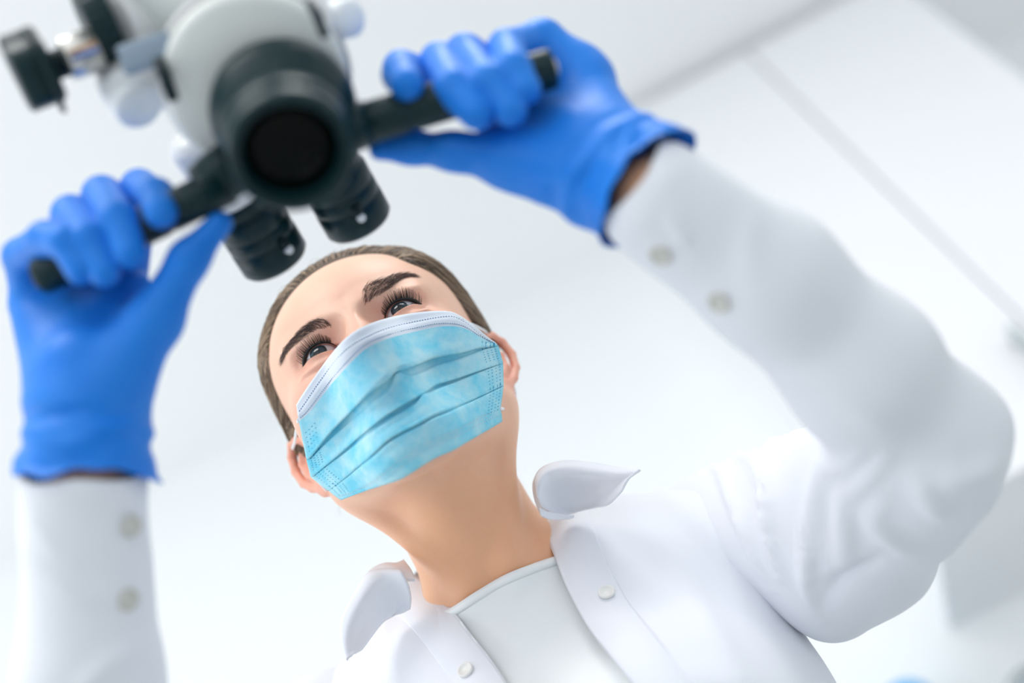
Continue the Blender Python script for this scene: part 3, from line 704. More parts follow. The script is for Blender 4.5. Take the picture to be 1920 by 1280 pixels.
def dashes(track, step, duty, wid, off=1.0):
    c = catmull(track, 400); L = np.concatenate([[0], np.cumsum(np.linalg.norm(np.diff(c, axis=0), axis=1))]); o = []
    s0 = 4.
    while s0 < L[-1]-4:
        q = np.stack([np.interp([s0, s0+step*duty], L, c[:, a]) for a in (0, 1)], 1); m3 = onmask(q, off); o.append(tube(m3, wid, 4)); s0 += step
    return o
D = dashes(rows_px['l1'], 5.0, .55, .32)+dashes(rows_px['l2'], 4.2, .6, .3)
v, f = merge(D); mkc('stitching', v, f, MT['dash'], fmask, kind='stuff')
D = dashes(rows_px['l3'], 4.4, .5, .2)+dashes(rows_px['l4'], 4.4, .5, .2)+dashes([tuple(x) for x in mix('l3', 'l4', .5)[::8]], 5, .4, .16)
v, f = merge(D); mkc('stitching', v, f, MT['maskw'], fmask, kind='stuff')
# weld dots along the two short sides
D = []
for side in (0, 1):
    for r0 in range(10, nr-5, 1):
        for c_ in (1.6, 3.2, 4.8, 6.4):
            j = c_ if side == 0 else NM-1-c_; j0 = int(j); t = j-j0; a = PXg[r0, j0]*(1-t)+PXg[r0, min(j0+1, NM-1)]*t; b = a+np.array([2.0, -1.2])
            D.append(tube(onmask([a, b], .8), .2, 4))
v, f = merge(D); mkc('weld_dots', v, f, MT['dashb'], fmask, kind='stuff')
# ear loops
def loop(pts, r=1.15): 
    c = catmull(pts, 40); v, f = tube(c, r, 8); mkc('ear_loop', v, f, MT['loop'], fmask)
eL = lambda p: h2c(np.array(p, float))
a = onmask([(560, 786)], 0)[0]; loop([a, P(556, 805, 815), P(553, 828, 842), P(549, 842, 862), eL((-79, 8, -86)), eL((-80, 4, -100)), eL((-80, -18, -106)), eL((-74, -40, -96)), onmask([(592, 897)], -1.5)[0]])
b = onmask([(866, 600)], 0)[0]; loop([b, P(893, 612, 838), P(912, 624, 868), eL((74, 14, -88)), eL((76, 4, -100)), eL((76, -18, -106)), eL((72, -40, -98)), P(946, 748, 850), P(950, 765, 836), onmask([(936, 766)], 0)[0]])

# ------------------------------------------------------------------ undershirt, coat
def folds(V, N, lst):
    """real folds: ridges pushed out along the normal near 3-D lines  (points px,py,d), width mm, height mm"""
    for line, wd, ht in lst:
        L = catmull(PP(line), 24); T = np.linspace(0, 1, 24); A = L[:-1]; Bv = L[1:]; best = np.full(len(V), 1e9); tt = np.zeros(len(V))
        for i, (a, b) in enumerate(zip(A, Bv)):
            e = b-a; w = V-a; t = np.clip((w @ e)/(e @ e), 0, 1); q = np.linalg.norm((w-t[:, None]*e)[:, :2], axis=1)+.25*np.abs((w-t[:, None]*e)[:, 2])*0; 
            m = q < best; best = np.where(m, q, best); tt = np.where(m, (i+t)/23, tt)
        vis = N[:, 2] > -.15
        V = V+N*(vis*ht*np.exp(-(best/wd)**2)*np.sin(np.pi*np.clip(tt, .04, .96))**.6)[:, None]
    return V
def cloth_noise(V, N, amp, sc, dirv=None):
    """broad irregular drape from a few random plane waves"""
    r = np.random.default_rng(3); d = np.zeros(len(V))
    for k in range(7):
        w = r.normal(0, 1, 3); 
        if dirv is not None: w = w-.8*dirv*(w @ dirv)
        w = nrm(w)*2*np.pi/(sc*r.uniform(.7, 1.8)); d += np.sin(V @ w+r.uniform(0, 6)+.8*np.sin(V @ w[[1, 2, 0]]*.7))
    return V+N*(amp*d/2.6)[:, None]
# undershirt
def tee_c(p): return smin(torso(tl(p), -4.5), body_sdf_c(p)-2.2, 5)
def tee_t(q): return tee_c((q @ TM.T+NO).astype(np.float32))
lo, hi = t2c((-170, -330, -200)), 0
def grid_for(sdf_local, xr, yr, zr, h): return snets(sdf_local, np.arange(*xr, h), np.arange(*yr, h), np.arange(*zr, h))
V, Q = grid_for(tee_t, (-175, 176), (-420, 40), (-60, 120), 4.)
Vc = t2c(V); pc = proj(Vc)
NECK = catmull([(560, 1290), (700, 1215), (780, 1172), (845, 1139), (895, 1107), (945, 1078), (1000, 1056), (1040, 1043), (1130, 1012), (1240, 985)], 120)
yl = np.interp(pc[:, 0], NECK[:, 0], NECK[:, 1]); s = yl-pc[:, 1]
tv, tf_ = clip(Vc, Q, s+0.)
tee = mkc('undershirt', tv, tf_, MT['tee'], person, solid=.0012, label='plain off-white undershirt')
hem = [P(x, y+10.5, 0) for x, y in NECK[20:100]]
hh, _ = trace(NECK[18:102, 0], NECK[18:102, 1]+1.5, tee_c, 600, 1000); hh2, _ = trace(NECK[18:102, 0]+5, NECK[18:102, 1]+17, tee_c, 600, 1000)
g_, n_ = grid([hh+gradn(tee_c, hh)*.4, hh*.5+hh2*.5+gradn(tee_c, hh)*1.1, hh2+gradn(tee_c, hh2)*.5]); mkc('neckband', g_, n_, MT['tee'], tee, solid=.0012)
# coat body
def coat_t(q):
    d = torso(q, 3.5); a = np.stack([np.abs(q[:, 0]), q[:, 1], q[:, 2]], 1)
    d = smin(d, tcap(a, (48, 42, -100), (150, -34, -92), 20, 32), 30)
    return smin(d, ell(q, (0, -560, -85), (160, 340, 108)), 50)
coat_c = lambda p: coat_t(tl(p))
V, Q = grid_for(coat_t, (-215, 216), (-860, 90), (-230, 130), 4.)
Vc = t2c(V); pc = proj(Vc); lz = V[:, 2]
OPEN = catmull([(985, 1345), (950, 1281), (918, 1232), (885, 1190), (852, 1147), (815, 1108), (785, 1082), (757, 1066), (730, 1040)], 60).tolist()+[(760, 900), (940, 830), (985, 880)]+catmull([(1003, 905), (1008, 955), (1022, 1002), (1040, 1044), (1062, 1100), (1100, 1172), (1143, 1228), (1195, 1292), (1240, 1350)], 60).tolist()+[(1240, 1400), (985, 1400)]
s = -polysd(pc, OPEN)                              # inside the opening is cut away
s = np.where(lz < -75, -1, s); back = (V[:, 1] > 8)*1.; 
nk = 56-np.linalg.norm((V-np.array([0, 30, -100]))[:, [0, 2]], axis=1); s = np.where((V[:, 1] > 0) & (lz < -75), nk, s)
s = np.maximum(s, -(V[:, 1]+850))
cv, cf = clip(Vc, Q, s)
n = vnormals(cv, cf); k0 = tl(cv.astype(np.float32))[:, 1] > -420
cv = cloth_noise(cv, n, .9, 120)
FOLDT = [([(1215, 905, 800), (1310, 985, 790), (1400, 1085, 770), (1470, 1180, 740)], 7, 3.2), ([(1290, 890, 820), (1380, 1010, 800), (1450, 1120, 770)], 5, 2.2),
         ([(1160, 960, 790), (1260, 1060, 760), (1330, 1180, 730), (1370, 1280, 700)], 9, 2.6), ([(1400, 1280, 700), (1340, 1235, 710), (1260, 1215, 715)], 7, 2.2),
         ([(1200, 1200, 720), (1290, 1250, 700), (1400, 1270, 690)], 6, 1.8), ([(700, 1180, 760), (690, 1240, 750), (720, 1300, 740)], 6, 2.), ([(800, 1150, 760), (830, 1230, 740), (850, 1290, 730)], 5, 1.4)]
n = vnormals(cv, cf); cv = folds(cv, n, FOLDT)
coat = mkc('coat', cv, cf, MT['coat'], person, solid=.0016, label='white cotton coat worn open at the neck')
# front plackets: a raised band along both edges of the opening
def band(edge, off_px, lift, name='placket', side=1):
    e = catmull(edge, 70); t = np.gradient(e, axis=0); t /= np.linalg.norm(t, axis=1, keepdims=True); nn = np.stack([-t[:, 1], t[:, 0]], 1)*side; R = []
    for u, l in ((0, .15), (.06, 1.), (.5, 1.25), (.93, 1.0), (1, 0.)):
        q = e+nn*off_px*u; h, ok = trace(q[:, 0], q[:, 1], coat_c, 600, 1000); R.append(h+gradn(coat_c, h)*(lift*l+.6))
    return R
R = band([(1006, 930), (1010, 960), (1024, 1004), (1042, 1046), (1064, 1102), (1102, 1174), (1145, 1230), (1197, 1294), (1242, 1352)], 88, 1.6, side=-1)
g_, n_ = grid(R); mkc('placket', g_, n_, MT['coat'], coat, solid=.001)
R = band([(760, 1070), (785, 1085), (815, 1111), (851, 1150), (884, 1193), (917, 1235), (949, 1284), (984, 1348)], 80, 1.4, side=1)
g_, n_ = grid(R); mkc('placket', g_, n_, MT['coat'], coat, solid=.001)
# collar: on each side a stand band and a leaf folded over
def surf(rows, name, th=.0014, nn=40, m=MT['coat'], **k):
    R = [catmull(PP(r), nn) for r in rows]; R = np.array(R); C = np.array([catmull(R[:, j], 14) for j in range(nn)]).transpose(1, 0, 2)
    g_, n_ = grid(list(C)); return mkc(name, g_, n_, m, coat, solid=th, **k)
surf([[(1013, 962, 812), (1003, 935, 812), (1000, 905, 822), (1012, 882, 842), (1030, 872, 862), (1062, 868, 885)],
      [(1022, 948, 806), (1013, 925, 806), (1012, 902, 814), (1022, 885, 832), (1040, 876, 850), (1070, 872, 872)]], 'collar_stand', label='folded stand of the collar')
surf([[(1006, 925, 802), (1003, 898, 806), (1018, 876, 815), (1060, 864, 818), (1110, 868, 810), (1158, 876, 795), (1201, 881, 778)],
      [(1010, 935, 797), (1012, 908, 797), (1030, 890, 802), (1068, 884, 803), (1115, 888, 797), (1158, 892, 788), (1197, 884, 778)],
      [(1018, 950, 800), (1024, 928, 808), (1042, 918, 818), (1078, 914, 820), (1120, 912, 812), (1155, 904, 796), (1189, 889, 779)],
      [(1028, 958, 806), (1040, 950, 818), (1058, 952, 828), (1082, 948, 828), (1118, 942, 815), (1144, 930, 796), (1178, 898, 780)],
      [(1040, 962, 808), (1052, 962, 818), (1068, 963, 826), (1088, 958, 826), (1116, 951, 812), (1141, 945, 794), (1166, 920, 781)]], 'collar_leaf', label='collar leaf seen from below')
surf([[(1012, 952, 800), (1022, 958, 803), (1038, 962, 804), (1064, 966, 806), (1076, 967, 808)],
      [(1014, 966, 799), (1026, 972, 801), (1042, 974, 801), (1064, 972, 803), (1076, 969, 807)]], 'collar_seam')
surf([[(757, 1050, 820), (742, 1056, 815), (722, 1056, 812), (703, 1063, 808), (690, 1073, 802)],
      [(771, 1070, 806), (758, 1068, 803), (740, 1068, 799), (718, 1074, 797), (694, 1078, 796)],
      [(778, 1088, 796), (766, 1088, 796), (746, 1084, 795), (720, 1084, 795), (698, 1084, 796)]], 'collar_stand')
surf([[(752, 1068, 792), (722, 1066, 796), (690, 1074, 797), (664, 1112, 792), (641, 1158, 784), (640, 1200, 776), (651, 1238, 768)],
      [(757, 1078, 788), (728, 1082, 792), (703, 1094, 790), (680, 1126, 786), (660, 1166, 780), (650, 1202, 774), (652, 1236, 768)],
      [(766, 1098, 792), (742, 1102, 800), (722, 1116, 802), (700, 1142, 796), (677, 1178, 788), (662, 1206, 778), (656, 1232, 769)],
      [(770, 1122, 798), (754, 1130, 808), (736, 1140, 810), (714, 1156, 804), (690, 1184, 792), (672, 1212, 780), (662, 1226, 771)],
      [(768, 1142, 800), (752, 1150, 808), (734, 1156, 812), (716, 1168, 806), (694, 1196, 794), (678, 1218, 782), (668, 1224, 774)]], 'collar_leaf', label='collar leaf seen from below')
# sleeves -----------------------------------------------------------------
def sleeve(pts, rad, extra, h, lo_, hi_, cut, name, label, fl, ov=None, k=18):
    def f(p):
        d = chain(p, pts, rad, k)
        for a, b, ra, rb, kk in extra: d = smin(d, tcap(p, a, b, ra, rb), kk)
        return d
    V, Q = snets(f, np.arange(lo_[0], hi_[0], h), np.arange(lo_[1], hi_[1], h), np.arange(lo_[2], hi_[2], h))
    v, t = clip(V, Q, cut(V)); n = vnormals(v, t); v = cloth_noise(v, n, .8, 70); n = vnormals(v, t); v = folds(v, n, [(a, b_*.9, c_*1.7) for a, b_, c_ in fl])
    o = mkc(name, v, t, MT['coat'], coat, solid=.0016, label=label); return o, f
cuffL0, cuffL1 = P(1202, 345, 590), P(1300, 428, 595)
cutL = lambda V: -((V-P(1186, 330, 590)) @ nrm(cuffL1-cuffL0))+1.5*np.sin(V[:, 1]*.11)
FL = [([(1530, 830, 700), (1490, 900, 740), (1480, 980, 760), (1500, 1060, 760)], 4.5, 3.4), ([(1450, 830, 760), (1415, 900, 790), (1412, 980, 800), (1440, 1060, 790)], 3.5, 3.0),
      ([(1570, 830, 700), (1545, 900, 710), (1540, 980, 730), (1560, 1060, 740)], 5, 3.6), ([(1590, 900, 690), (1610, 960, 690), (1650, 1000, 690), (1690, 1020, 690)], 5, 3.2),
      ([(1640, 870, 680), (1680, 920, 680), (1720, 945, 680)], 5, 2.6), ([(1380, 850, 800), (1365, 920, 810), (1385, 1000, 800), (1430, 1090, 790)], 3, 2.2),
      ([(1700, 880, 650), (1760, 880, 650), (1830, 862, 650)], 8, 3.), ([(1430, 690, 620), (1500, 705, 620), (1570, 745, 620), (1640, 800, 630)], 8, 1.8),
      ([(1600, 1010, 730), (1560, 1070, 740), (1545, 1130, 740)], 6, -3.), ([(1240, 400, 590), (1262, 440, 590), (1285, 470, 590)], 3, 1.3), ([(1390, 400, 600), (1380, 470, 600), (1400, 540, 600)], 8, 1.2),
      ([(1480, 1000, 760), (1500, 1090, 760), (1540, 1160, 750)], 4, 2.6)]
SL_R = [62, 58, 46, 40, 36.5, 32.5, 28]
slL, fL = sleeve(ARM_L, SL_R, [(P(1724, 815, 655), P(1834, 803, 655), 30, 7, 30), (P(1620, 1040, 760), P(1555, 1130, 770), 32, 22, 30), (P(1780, 900, 668), P(1636, 1045, 750), 22, 26, 22)], 3., (20, -235, -960), (330, 120, -540), cutL, 'sleeve', 'sleeve of the raised arm, bent at the elbow', FL)
cutR = lambda V: (V-P(160, 884, 598)) @ nrm(ARM_R[4]-ARM_R[3])+1.2*np.sin(V[:, 0]*.16)
FR = [([(60, 1000, 600), (120, 1040, 600), (190, 1090, 600), (250, 1110, 600)], 6, 1.4), ([(90, 940, 600), (130, 990, 600), (200, 1060, 600)], 5, 1.2), ([(180, 1280, 600), (230, 1220, 600), (285, 1196, 600)], 5, 1.6)]
SR_R = [58, 54, 46, 33, 29.5]
slR, fR = sleeve(ARM_R, SR_R, [], 3., (-330, -420, -960), (-60, -50, -540), cutR, 'sleeve', 'sleeve of the upright forearm', FR)
# overlapping sleeve plackets (the stepped edge beside the buttons)
def patch(pts_rows, f, lift, par, name='sleeve_placket'):
    R = []
    for r in pts_rows:
        c = catmull(r, 16); h, ok = trace(c[:, 0], c[:, 1], f, 400, 900); R.append(h+gradn(f, h)*lift)
    R = np.array(R); g_, n_ = grid(list(R)); return mkc(name, g_, n_, MT['coat'], par, solid=.0012)
# buttons --------------------------------------------------------------------
def button(px, py, f, r, m, par, tiltn=None, lift=.9):
    h, ok = trace([px], [py], f, 400, 1000); n = gradn(f, h)[0] if tiltn is None else tiltn; c = h[0]+n*lift
    prof = [(0, 0.001), (0, r*.97), (1.0, r), (1.9, r*.96), (2.1, r*.82), (1.5, r*.70), (1.3, .001)]
    v, ff = lathe(c, n, prof, 28); u = nrm(np.cross(n, [.2, .9, .1])); w = np.cross(n, u); parts = [(v, ff)]
    b = mkc('button', v, ff, m, par)
    for a in (0, 1):                                   # crossed threads through the four holes
        d = u if a else w; pth = [c+n*1.2-d*r*.28, c+n*2.3, c+n*1.2+d*r*.28]; tv, tf2 = tube(pth, .35, 5); parts.append((tv, tf2))
    vv, f2 = merge(parts[1:]); mkc('thread', vv, f2, MT['coat'], b) if False else None
    return b
button(243, 985, fR, 5.6, MT['button'], slR); button(237, 1123, fR, 5.8, MT['button'], slR)
button(1240, 475, fL, 5.6, MT['button'], slL); button(1350, 564, fL, 5.6, MT['button'], slL)
button(1139, 1118, coat_c, 5.4, MT['white_btn'], coat, lift=3.4); button(878, 1262, coat_c, 5.4, MT['white_btn'], coat, lift=3.2)
# armhole seams
for line in ([(1330, 902), (1368, 965), (1400, 1040), (1450, 1110), (1500, 1165), (1538, 1196)],):
    c = catmull(line, 50); h, ok = trace(c[:, 0], c[:, 1], coat_c, 600, 1000); v, f = tube(h+gradn(coat_c, h)*1.2, .5, 6)
    mkc('armhole_seam', v, f, MT['coat'], coat)
# trousers and clogs: below the picture, they stand her on the floor
tw = toW(t2c((0, -560, -85))[None])[0]
for s_ in (-1, 1):
    hipc = tw+np.array([s_*.085, 0, .02]); foot = np.array([tw[0]+s_*.10, tw[1]+.03, .09]); knee = (hipc+foot)/2+np.array([0, -.03, 0])
    v, f = tube(np.array([hipc+np.array([0, 0, .1]), hipc, knee, foot]), [.10, .095, .075, .07], 20); mkw('trouser_leg', v, f, MT['trouser'], person)
    prof = [np.array([foot[0], foot[1]+.07-.26*t, .012+.03*math.sin(math.pi*min(1, t*1.3+.2))]) for t in np.linspace(0, 1, 9)]
    v, f = tube(np.array(prof), [.02, .038, .042, .042, .044, .046, .044, .036, .016], 16); v[:, 2] = np.maximum(v[:, 2], 0.0); mkw('shoe', v, f, MT['shoe'], person)

# ------------------------------------------------------------------ gloves
def glove(prims, palmk, fingers, wristpts, wristr, lo_, hi_, cutp, cutd, wavy, label, creases, flare, thumb=None):
    def f(p):
        d = chain(p, wristpts, wristr, 14)
        for a, b, ra, rb in prims: d = smin(d, tcap(p, a, b, ra, rb), palmk)
        fd = None
        for pts, rs in fingers:
            e = chain(p, pts, rs, 3.5); fd = e if fd is None else smin(fd, e, 1.2)
        d = smin(d, fd, 5)
        if thumb: d = smin(d, chain(p, thumb[0], thumb[1], 8), 9)
        return d
    h = 1.5; V, Q = snets(f, np.arange(lo_[0], hi_[0], h), np.arange(lo_[1], hi_[1], h), np.arange(lo_[2], hi_[2], h))
    dist = (V-cutp) @ cutd                            # beyond the wrist is positive
    v, t = clip(V, Q, dist-wavy(V)); dist = (v-cutp) @ cutd; n = vnormals(v, t)
    fl_ = np.clip((dist+14)/14, 0, 1.3); v = v+n*(flare*fl_**2+1.2*np.exp(-((dist+22)/3.5)**2)-.6*np.exp(-((dist+30)/4)**2))[:, None]
    n = vnormals(v, t); r = np.random.default_rng(5); wv = np.zeros(len(v)); band_ = np.clip((dist+45)/30, 0, 1)
    for k in range(6):
        w = nrm(r.normal(0, 1, 3)+cutd*1.5)*2*np.pi/r.uniform(12, 30); wv += np.sin(v @ w+r.uniform(0, 6))
    v = v+n*(wv*.35*band_)[:, None]
    n = vnormals(v, t); v = folds(v, n, creases)
    return mkc('glove', v, t, MT['glove'], person, solid=.0005, label=label), f
# her right hand (image left)
fin = [(PP([(232, 520, 652), (262, 352, 640), (292, 368, 607), (302, 398, 592)]), [12.5, 9.4, 9.0, 8.0]),
       (PP([(185, 530, 652), (192, 366, 634), (222, 412, 597), (244, 474, 588)]), [12.5, 9.9, 9.2, 7.9]),
       (PP([(128, 545, 650), (134, 402, 628), (166, 450, 593), (196, 509, 588)]), [12.5, 9.7, 9.0, 7.6]),
       (PP([(66, 565, 645), (42, 480, 630), (86, 448, 606), (124, 454, 592), (151, 506, 588)]), [12, 9.5, 8.8, 8.3, 7.2])]
pal = [(P(160, 770, 606), P(238, 545, 640), 21, 13), (P(155, 770, 606), P(185, 560, 642), 22, 15), (P(140, 770, 606), P(130, 565, 642), 20, 15), (P(125, 750, 608), P(64, 575, 640), 18, 12.5),
       (P(215, 720, 606), P(262, 610, 618), 17, 12)]
th = (PP([(225, 700, 606), (290, 600, 606), (354, 486, 603), (412, 418, 603)]), [17, 13, 8.8, 6.2])
GRd = nrm(P(160, 915, 598)-P(165, 770, 606))
gR, gfR = glove(pal, 9, fin, PP([(165, 700, 612), (168, 790, 605), (160, 915, 598), (160, 980, 598)]), [26, 26.5, 30.5, 31], (-270, -115, -690), (-125, 110, -540), P(160, 898, 598), GRd,
      lambda V: 2.2*np.sin(V[:, 0]*.14+1.2)+1.2*np.sin(V[:, 0]*.31), 'blue nitrile glove gripping the bar beside the knobs', [([(110, 772, 600), (150, 768, 600), (200, 758, 600)], 2.2, -1.2), ([(60, 850, 600), (130, 862, 600), (230, 850, 600)], 3, -1.6), ([(90, 800, 600), (160, 825, 600), (240, 800, 600)], 4, 1.)], 2.2, th)
# her left hand (image right)
fin = [(PP([(890, 165, 664), (752, 128, 640), (752, 140, 606), (762, 158, 592)]), [11, 9.0, 9.0, 8.2]),
       (PP([(955, 175, 662), (824, 116, 636), (850, 166, 598), (892, 213, 588)]), [12, 9.8, 9.4, 8.0]),
       (PP([(1005, 175, 660), (872, 100, 632), (912, 156, 596), (957, 206, 590)]), [12.5, 9.8, 9.3, 8.2]),
       (PP([(1060, 160, 655), (1012, 78, 648), (950, 90, 624), (962, 130, 597), (985, 167, 592)]), [13, 11, 9.3, 8.8, 7.8])]
pal = [(P(1150, 325, 604), P(905, 200, 650), 22, 12), (P(1150, 320, 604), P(985, 185, 648), 22, 14), (P(1150, 310, 604), P(1056, 150, 652), 21, 12), (P(1160, 300, 606), P(1092, 130, 642), 19, 11.5),
       (P(1120, 335, 600), P(960, 290, 618), 19, 14.5), (P(1022, 80, 645), P(1100, 150, 640), 11.5, 14)]
th = (PP([(1090, 335, 602), (960, 298, 614), (850, 284, 618), (770, 276, 622), (712, 281, 616)]), [19, 14.5, 8.8, 7.6, 5.2])
GLd = nrm(P(1228, 372, 590)-P(1130, 300, 606))
gL, gfL = glove(pal, 9, fin, PP([(1110, 285, 612), (1165, 322, 604), (1222, 362, 592), (1270, 400, 590)]), [25, 26.5, 30, 30.5], (-75, 40, -700), (100, 185, -530), P(1210, 358, 592), GLd,
      lambda V: 2.*np.sin(V[:, 1]*.12+.6)+1.*np.sin(V[:, 1]*.33), 'blue nitrile glove gripping the bar end near the wall cabinet', [([(1195, 240, 600), (1180, 300, 600), (1150, 360, 598), (1125, 425, 598)], 2.4, -1.6), ([(1230, 270, 600), (1200, 320, 600), (1170, 380, 598), (1150, 425, 598)], 2.4, 1.3), ([(1160, 250, 600), (1140, 310, 600)], 3, -1.)], .9, th)


# ------------------------------------------------------------------ operating microscope on its ceiling arm
A0 = nrm(np.array([.22, -.50, .84]))                      # optical axis, towards the patient
F0 = P(547, 290, 548)                                      # front of the objective
def onax(h): return F0-A0*h
mount = toW(onax(110)); ms = thing('operating_microscope', 'grey and black operating microscope with twin eyepieces and grip bars, hung above the patient', 'microscope', (mount[0], mount[1], ZC))
def part(name, vf, m, par=ms, **k): return mkc(name, vf[0], vf[1], m, par, **k)
# objective
obj_ = part('objective', lathe(F0, -A0, [(14, .001), (14, 21), (5, 22), (1.0, 23), (0, 24), (0, 27), (1.2, 28.6), (12, 29), (13, 28.0), (15, 28.0), (16, 29.4), (27, 30), (28, 29), (30, 29), (31, 31), (46, 33.5), (47, 34.5), (56, 36.5), (60, 36.5), (60, 30)], 72), MT['black'], label='black objective housing')
part('lens', lathe(F0-A0*9, A0, [(-1, 21), (0, 21.4), (1.6, 17), (2.6, 10), (3, .001)], 48), MT['lens'], obj_)
part('lens_ring', lathe(F0, -A0, [(-.4, 23.6), (-.4, 25.0), (1.0, 25.2), (6, 23), (6, 22), (1.0, 23), (-.4, 23.6)], 64, caps=False), MT['blackmat'], obj_)
# main housing
up = nrm(np.cross(A0, [1., 0, 0])); up = nrm(WUP-A0*(WUP @ A0)); sd_ = nrm(np.cross(up, A0))
hs = onax(60)+P(455, 640, 600)*0+np.array([-13., 12, 0])
part('housing', lathe(hs, -A0, [(0, 20), (0, 42), (1.5, 44.5), (4, 46), (34, 47), (38, 46), (44, 43), (92, 42), (98, 38), (98, 5)], 72), MT['body'], label='light grey main housing')
part('housing_cover', lathe(hs-A0*10, -A0, [(0, 47), (0, 48.2), (22, 48.2), (22, 47)], 64, caps=False), MT['white'])
# upper carrier and arm to the ceiling
c1 = hs-A0*62; top = toC(np.array([mount[0], mount[1], ZC])); 
part('carrier', lathe(c1+up*10, up, [(0, 30), (3, 34), (60, 34), (66, 28), (66, 5)], 48), MT['body'])
c2w = toW(c1+up*70); v, f = tube(np.array([c2w, c2w+np.array([0, .03, .10]), [c2w[0], c2w[1]+.05, ZC-.25], [c2w[0], c2w[1]+.05, ZC-.02]]), .028, 24); mkw('ceiling_arm', v, f, MT['white'], ms)
v, f = lathe(np.array([c2w[0], c2w[1]+.05, ZC-.03]), [0, 0, 1.], [(0, .05), (.005, .09), (.03, .09)], 40); mkw('ceiling_plate', v, f, MT['white'], ms)
# grip bars
def bar(a, b, root, ra, rb, label):
    ax = nrm(b-a); L = np.linalg.norm(b-a); prof = [(0, ra*.5), (0, ra), (L*.30, ra), (L*.31, ra*.93), (L*.33, ra*.93), (L*.34, ra), (L-22, rb), (L-21.4, rb*.95), (L-20, rb*.95), (L-19.4, rb*1.02), (L-2.2, rb*1.02), (L-.6, rb*.92), (L, rb*.70), (L, .001)]
    o = part('grip_bar', lathe(a, ax, prof, 40), MT['black'], label=label); return o
bl = bar(P(425, 345, 600), P(72, 521, 612), None, 10.2, 9.4, 'left grip bar'); br = bar(P(640, 245, 600), P(1040, 127, 606), None, 10.6, 10.2, 'right grip bar')
for o_, a, b in ((bl, P(425, 345, 600), P(72, 521, 612)), (br, P(640, 245, 600), P(1040, 127, 606))):
    ax = nrm(b-a); part('end_screw', lathe(b, ax, [(-.5, 5), (.8, 5), (1.4, 4), (1.4, 2.2), (.6, 1.5)], 20), MT['silver'], o_)
v = merge([tube(PP([(395, 300, 615), (402, 322, 606), (425, 345, 598), (470, 350, 598)]), [9, 11, 12.5, 11], 20), tube(PP([(600, 200, 600), (625, 225, 600), (655, 240, 600), (690, 232, 602)]), [10, 12, 12.5, 11], 20)])
part('bar_clamp', tube(PP([(378, 352, 604), (400, 335, 604), (425, 322, 604), (455, 318, 602)]), [11.2, 12.6, 14, 11], 24), MT['black'])
part('bar_clamp', tube(PP([(600, 232, 600), (628, 238, 599), (655, 240, 600), (690, 231, 602)]), [11, 14, 13, 11.4], 24), MT['black'])
# eyepieces
EAX = nrm(np.array([.45*.83, -.89*.83, -.56]))
EU = nrm(np.cross(EAX, [0, 0, 1.])); EW = np.cross(EAX, EU)
def eyepiece(end, pin, label):
    root = end-EAX*92
    e = part('eyepiece', lathe(end, -EAX, [(2, 14), (0, 16), (0, 18.8), (2.2, 20.4), (15.5, 20.4), (16.2, 19.7), (17.2, 19.7), (17.8, 20.2), (24.5, 20.2), (25, 19.7), (25.8, 19.7), (26.4, 20.1), (35, 20.1), (36.5, 19.4), (37.2, 18.2), (40, 18.2), (40.6, 19.0), (46, 19.0), (46.6, 18), (46.6, 8)], 64), MT['black'], label=label)
    part('eyepiece_sleeve', lathe(end-EAX*46, -EAX, [(0, 17.8), (1, 18.8), (38, 18.8), (44, 15)], 48), MT['white'], e, label='white sleeve at the root of the eyepiece')
    part('rubber_cup_lens', lathe(end-EAX*1.5, EAX, [(0, 15), (.8, 8), (1, .001)], 32), MT['lens'], e)
    # the locking pin stands on the barrel on the side turned to the patient
    best = None
    for t in np.linspace(6, 40, 69):
        for k in range(180):
            r_ = math.cos(k*math.pi/90)*EU+math.sin(k*math.pi/90)*EW; q = end-EAX*t+r_*20.3
            if r_ @ q > 0: continue
            e2 = np.linalg.norm(proj(q[None])[0]-pin)
            if best is None or e2 < best[0]: best = (e2, q, r_)
    base, rad_ = best[1], best[2]
    part('lever', tube([base-EAX*7.5, base+rad_*.6-EAX*4, base+rad_*.8-EAX*1], [2.2, 2.8, 2.4], 12), MT['blackmat'], e)
    part('pin', lathe(base, rad_, [(0, 2.5), (2.8, 2.5), (3.4, 2.1), (3.9, 1.2), (4, .001)], 20), MT['white'], e, label='white locking pin')
eyepiece(P(518, 489, 700), np.array([538, 467.]), 'left eyepiece barrel'); eyepiece(P(675, 419, 703), np.array([676, 406.]), 'right eyepiece barrel')
part('binocular_head', tube([P(490, 286, 690), P(545, 262, 690), P(605, 238, 690)], [18, 24, 18], 32), MT['white'])
# side knob group at the left
KD = nrm(P(60, 140, 600)-P(200, 88, 612)); KDu = nrm(np.cross(KD, [0, 0, 1.]))
k0 = P(28, 146, 590)
kn = part('star_knob', lathe(k0, -KD, [(0, 16.5), (1.5, 19), (17, 19), (18.5, 17.5), (18.5, 4)], 72, 5, .08), MT['black'], label='black star knob')
part('knob_flange', lathe(P(84, 132, 594), -KD, [(-1.2, 18), (-1.2, 22), (.2, 22.5), (.9, 22), (.9, 5)], 56), MT['black'], kn)
part('shaft', lathe(P(88, 128, 600), -KD, [(0, 7.3), (14, 7.3), (14, 3)], 32), MT['blackmat'], kn)
cc = P(123, 113, 602)
col = part('collar', lathe(cc, -KD, [(-.5, 5), (-.5, 10.4), (.8, 11.2), (17, 11.2), (17, 5)], 48), MT['silver'], label='satin metal collar')
nv = nrm(np.cross(KD, KDu)); nv = nv if nv[2] > 0 else -nv
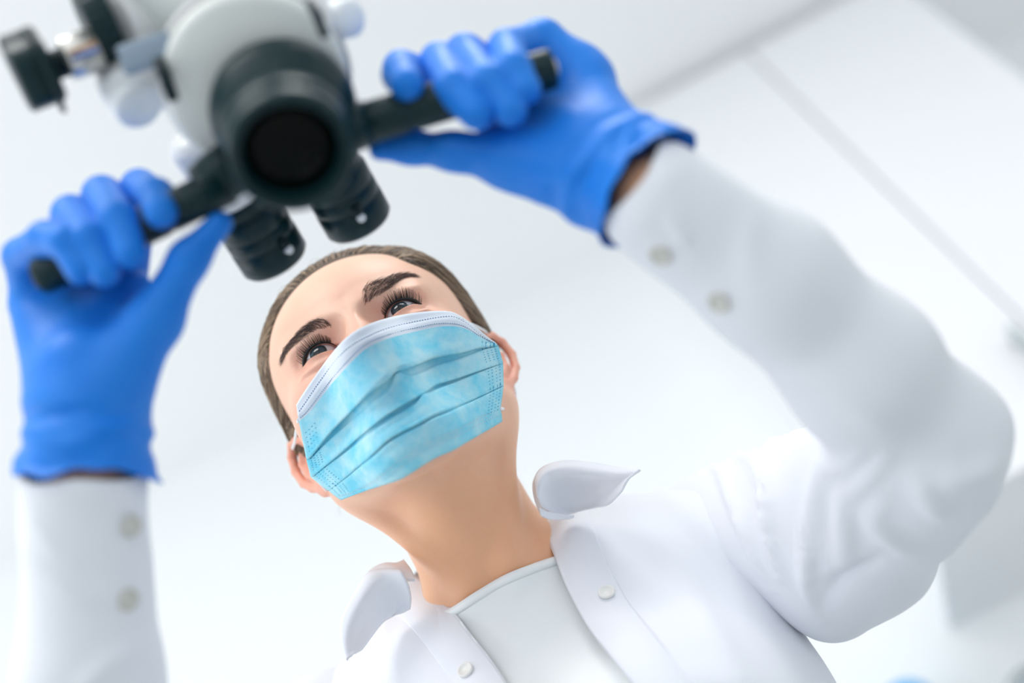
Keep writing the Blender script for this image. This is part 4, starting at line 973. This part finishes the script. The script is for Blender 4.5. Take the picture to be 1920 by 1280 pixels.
for a_, m_, nm in ((-.42, MT['bluemark'], 'blue_mark'), (-.12, MT['orange'], 'orange_mark')):
    dn = math.cos(a_)*nv+math.sin(a_)*np.array([0, 1., 0]); dn = nrm(dn-KD*(dn @ KD)); part(nm, obox(cc-KD*9+dn*11.1, [KD, dn, np.cross(KD, dn)], (14, .9, 2.2)), m_, col)
bk = lathe(P(163, 58, 612), -KD, [(0, 6), (0, 19), (1.5, 20.5), (12, 20.5), (13.5, 19), (13.5, 6)], 144, 24, .018)
part('focus_knob', bk, MT['black'], label='large ribbed black focus knob')
part('side_tube', lathe(P(204, 52, 622), -KD, [(0, 17), (8, 19), (8, 21), (10, 21.6), (26, 21.6), (27, 20.6), (29, 20.6), (30, 21.6), (42, 22), (46, 20)], 56), MT['white'], label='white side tube')
part('bracket', obox(P(277, 100, 590), [nrm(np.array([.95, .31, 0])), nrm(np.array([-.31, .95, 0])), [0, 0, 1.]], (27, 14, 9)), MT['bluegrey'], bevel=.0015, label='blue-grey lock bracket')
part('lock_lever', tube(PP([(296, 112, 584), (308, 140, 582), (325, 186, 580)]), [3, 3.3, 3], 14), MT['blackmat'])
def lamp(c, ax, r, L): 
    o = part('filter_pod', lathe(c, ax, [(0, 4), (0, r*.9), (1.5, r), (L*.55, r), (L*.58, r*.93), (L*.62, r*.93), (L*.65, r), (L-1.5, r*.96), (L, r*.85), (L, 2)], 40), MT['clear']); return o
lamp(P(222, 150, 625), nrm(P(280, 225, 600)-P(222, 150, 625)), 13, 30); 
part('spacer', tube(PP([(210, 120, 620), (250, 150, 618), (330, 160, 620)]), [8, 11, 14], 20), MT['white'])
lamp(P(600, 42, 630), nrm(P(690, 30, 600)-P(600, 42, 630)), 10, 28)
part('lock_lever', tube(PP([(578, 2, 574), (594, 28, 573), (610, 68, 572)]), [2, 2.5, 2.2], 14), MT['blackmat'])
part('side_port', obox(P(592, 30, 604), [nrm(np.array([.95, .31, 0])), nrm(np.array([-.31, .95, 0])), [0, 0, 1.]], (16, 20, 12)), MT['white'], bevel=.003)
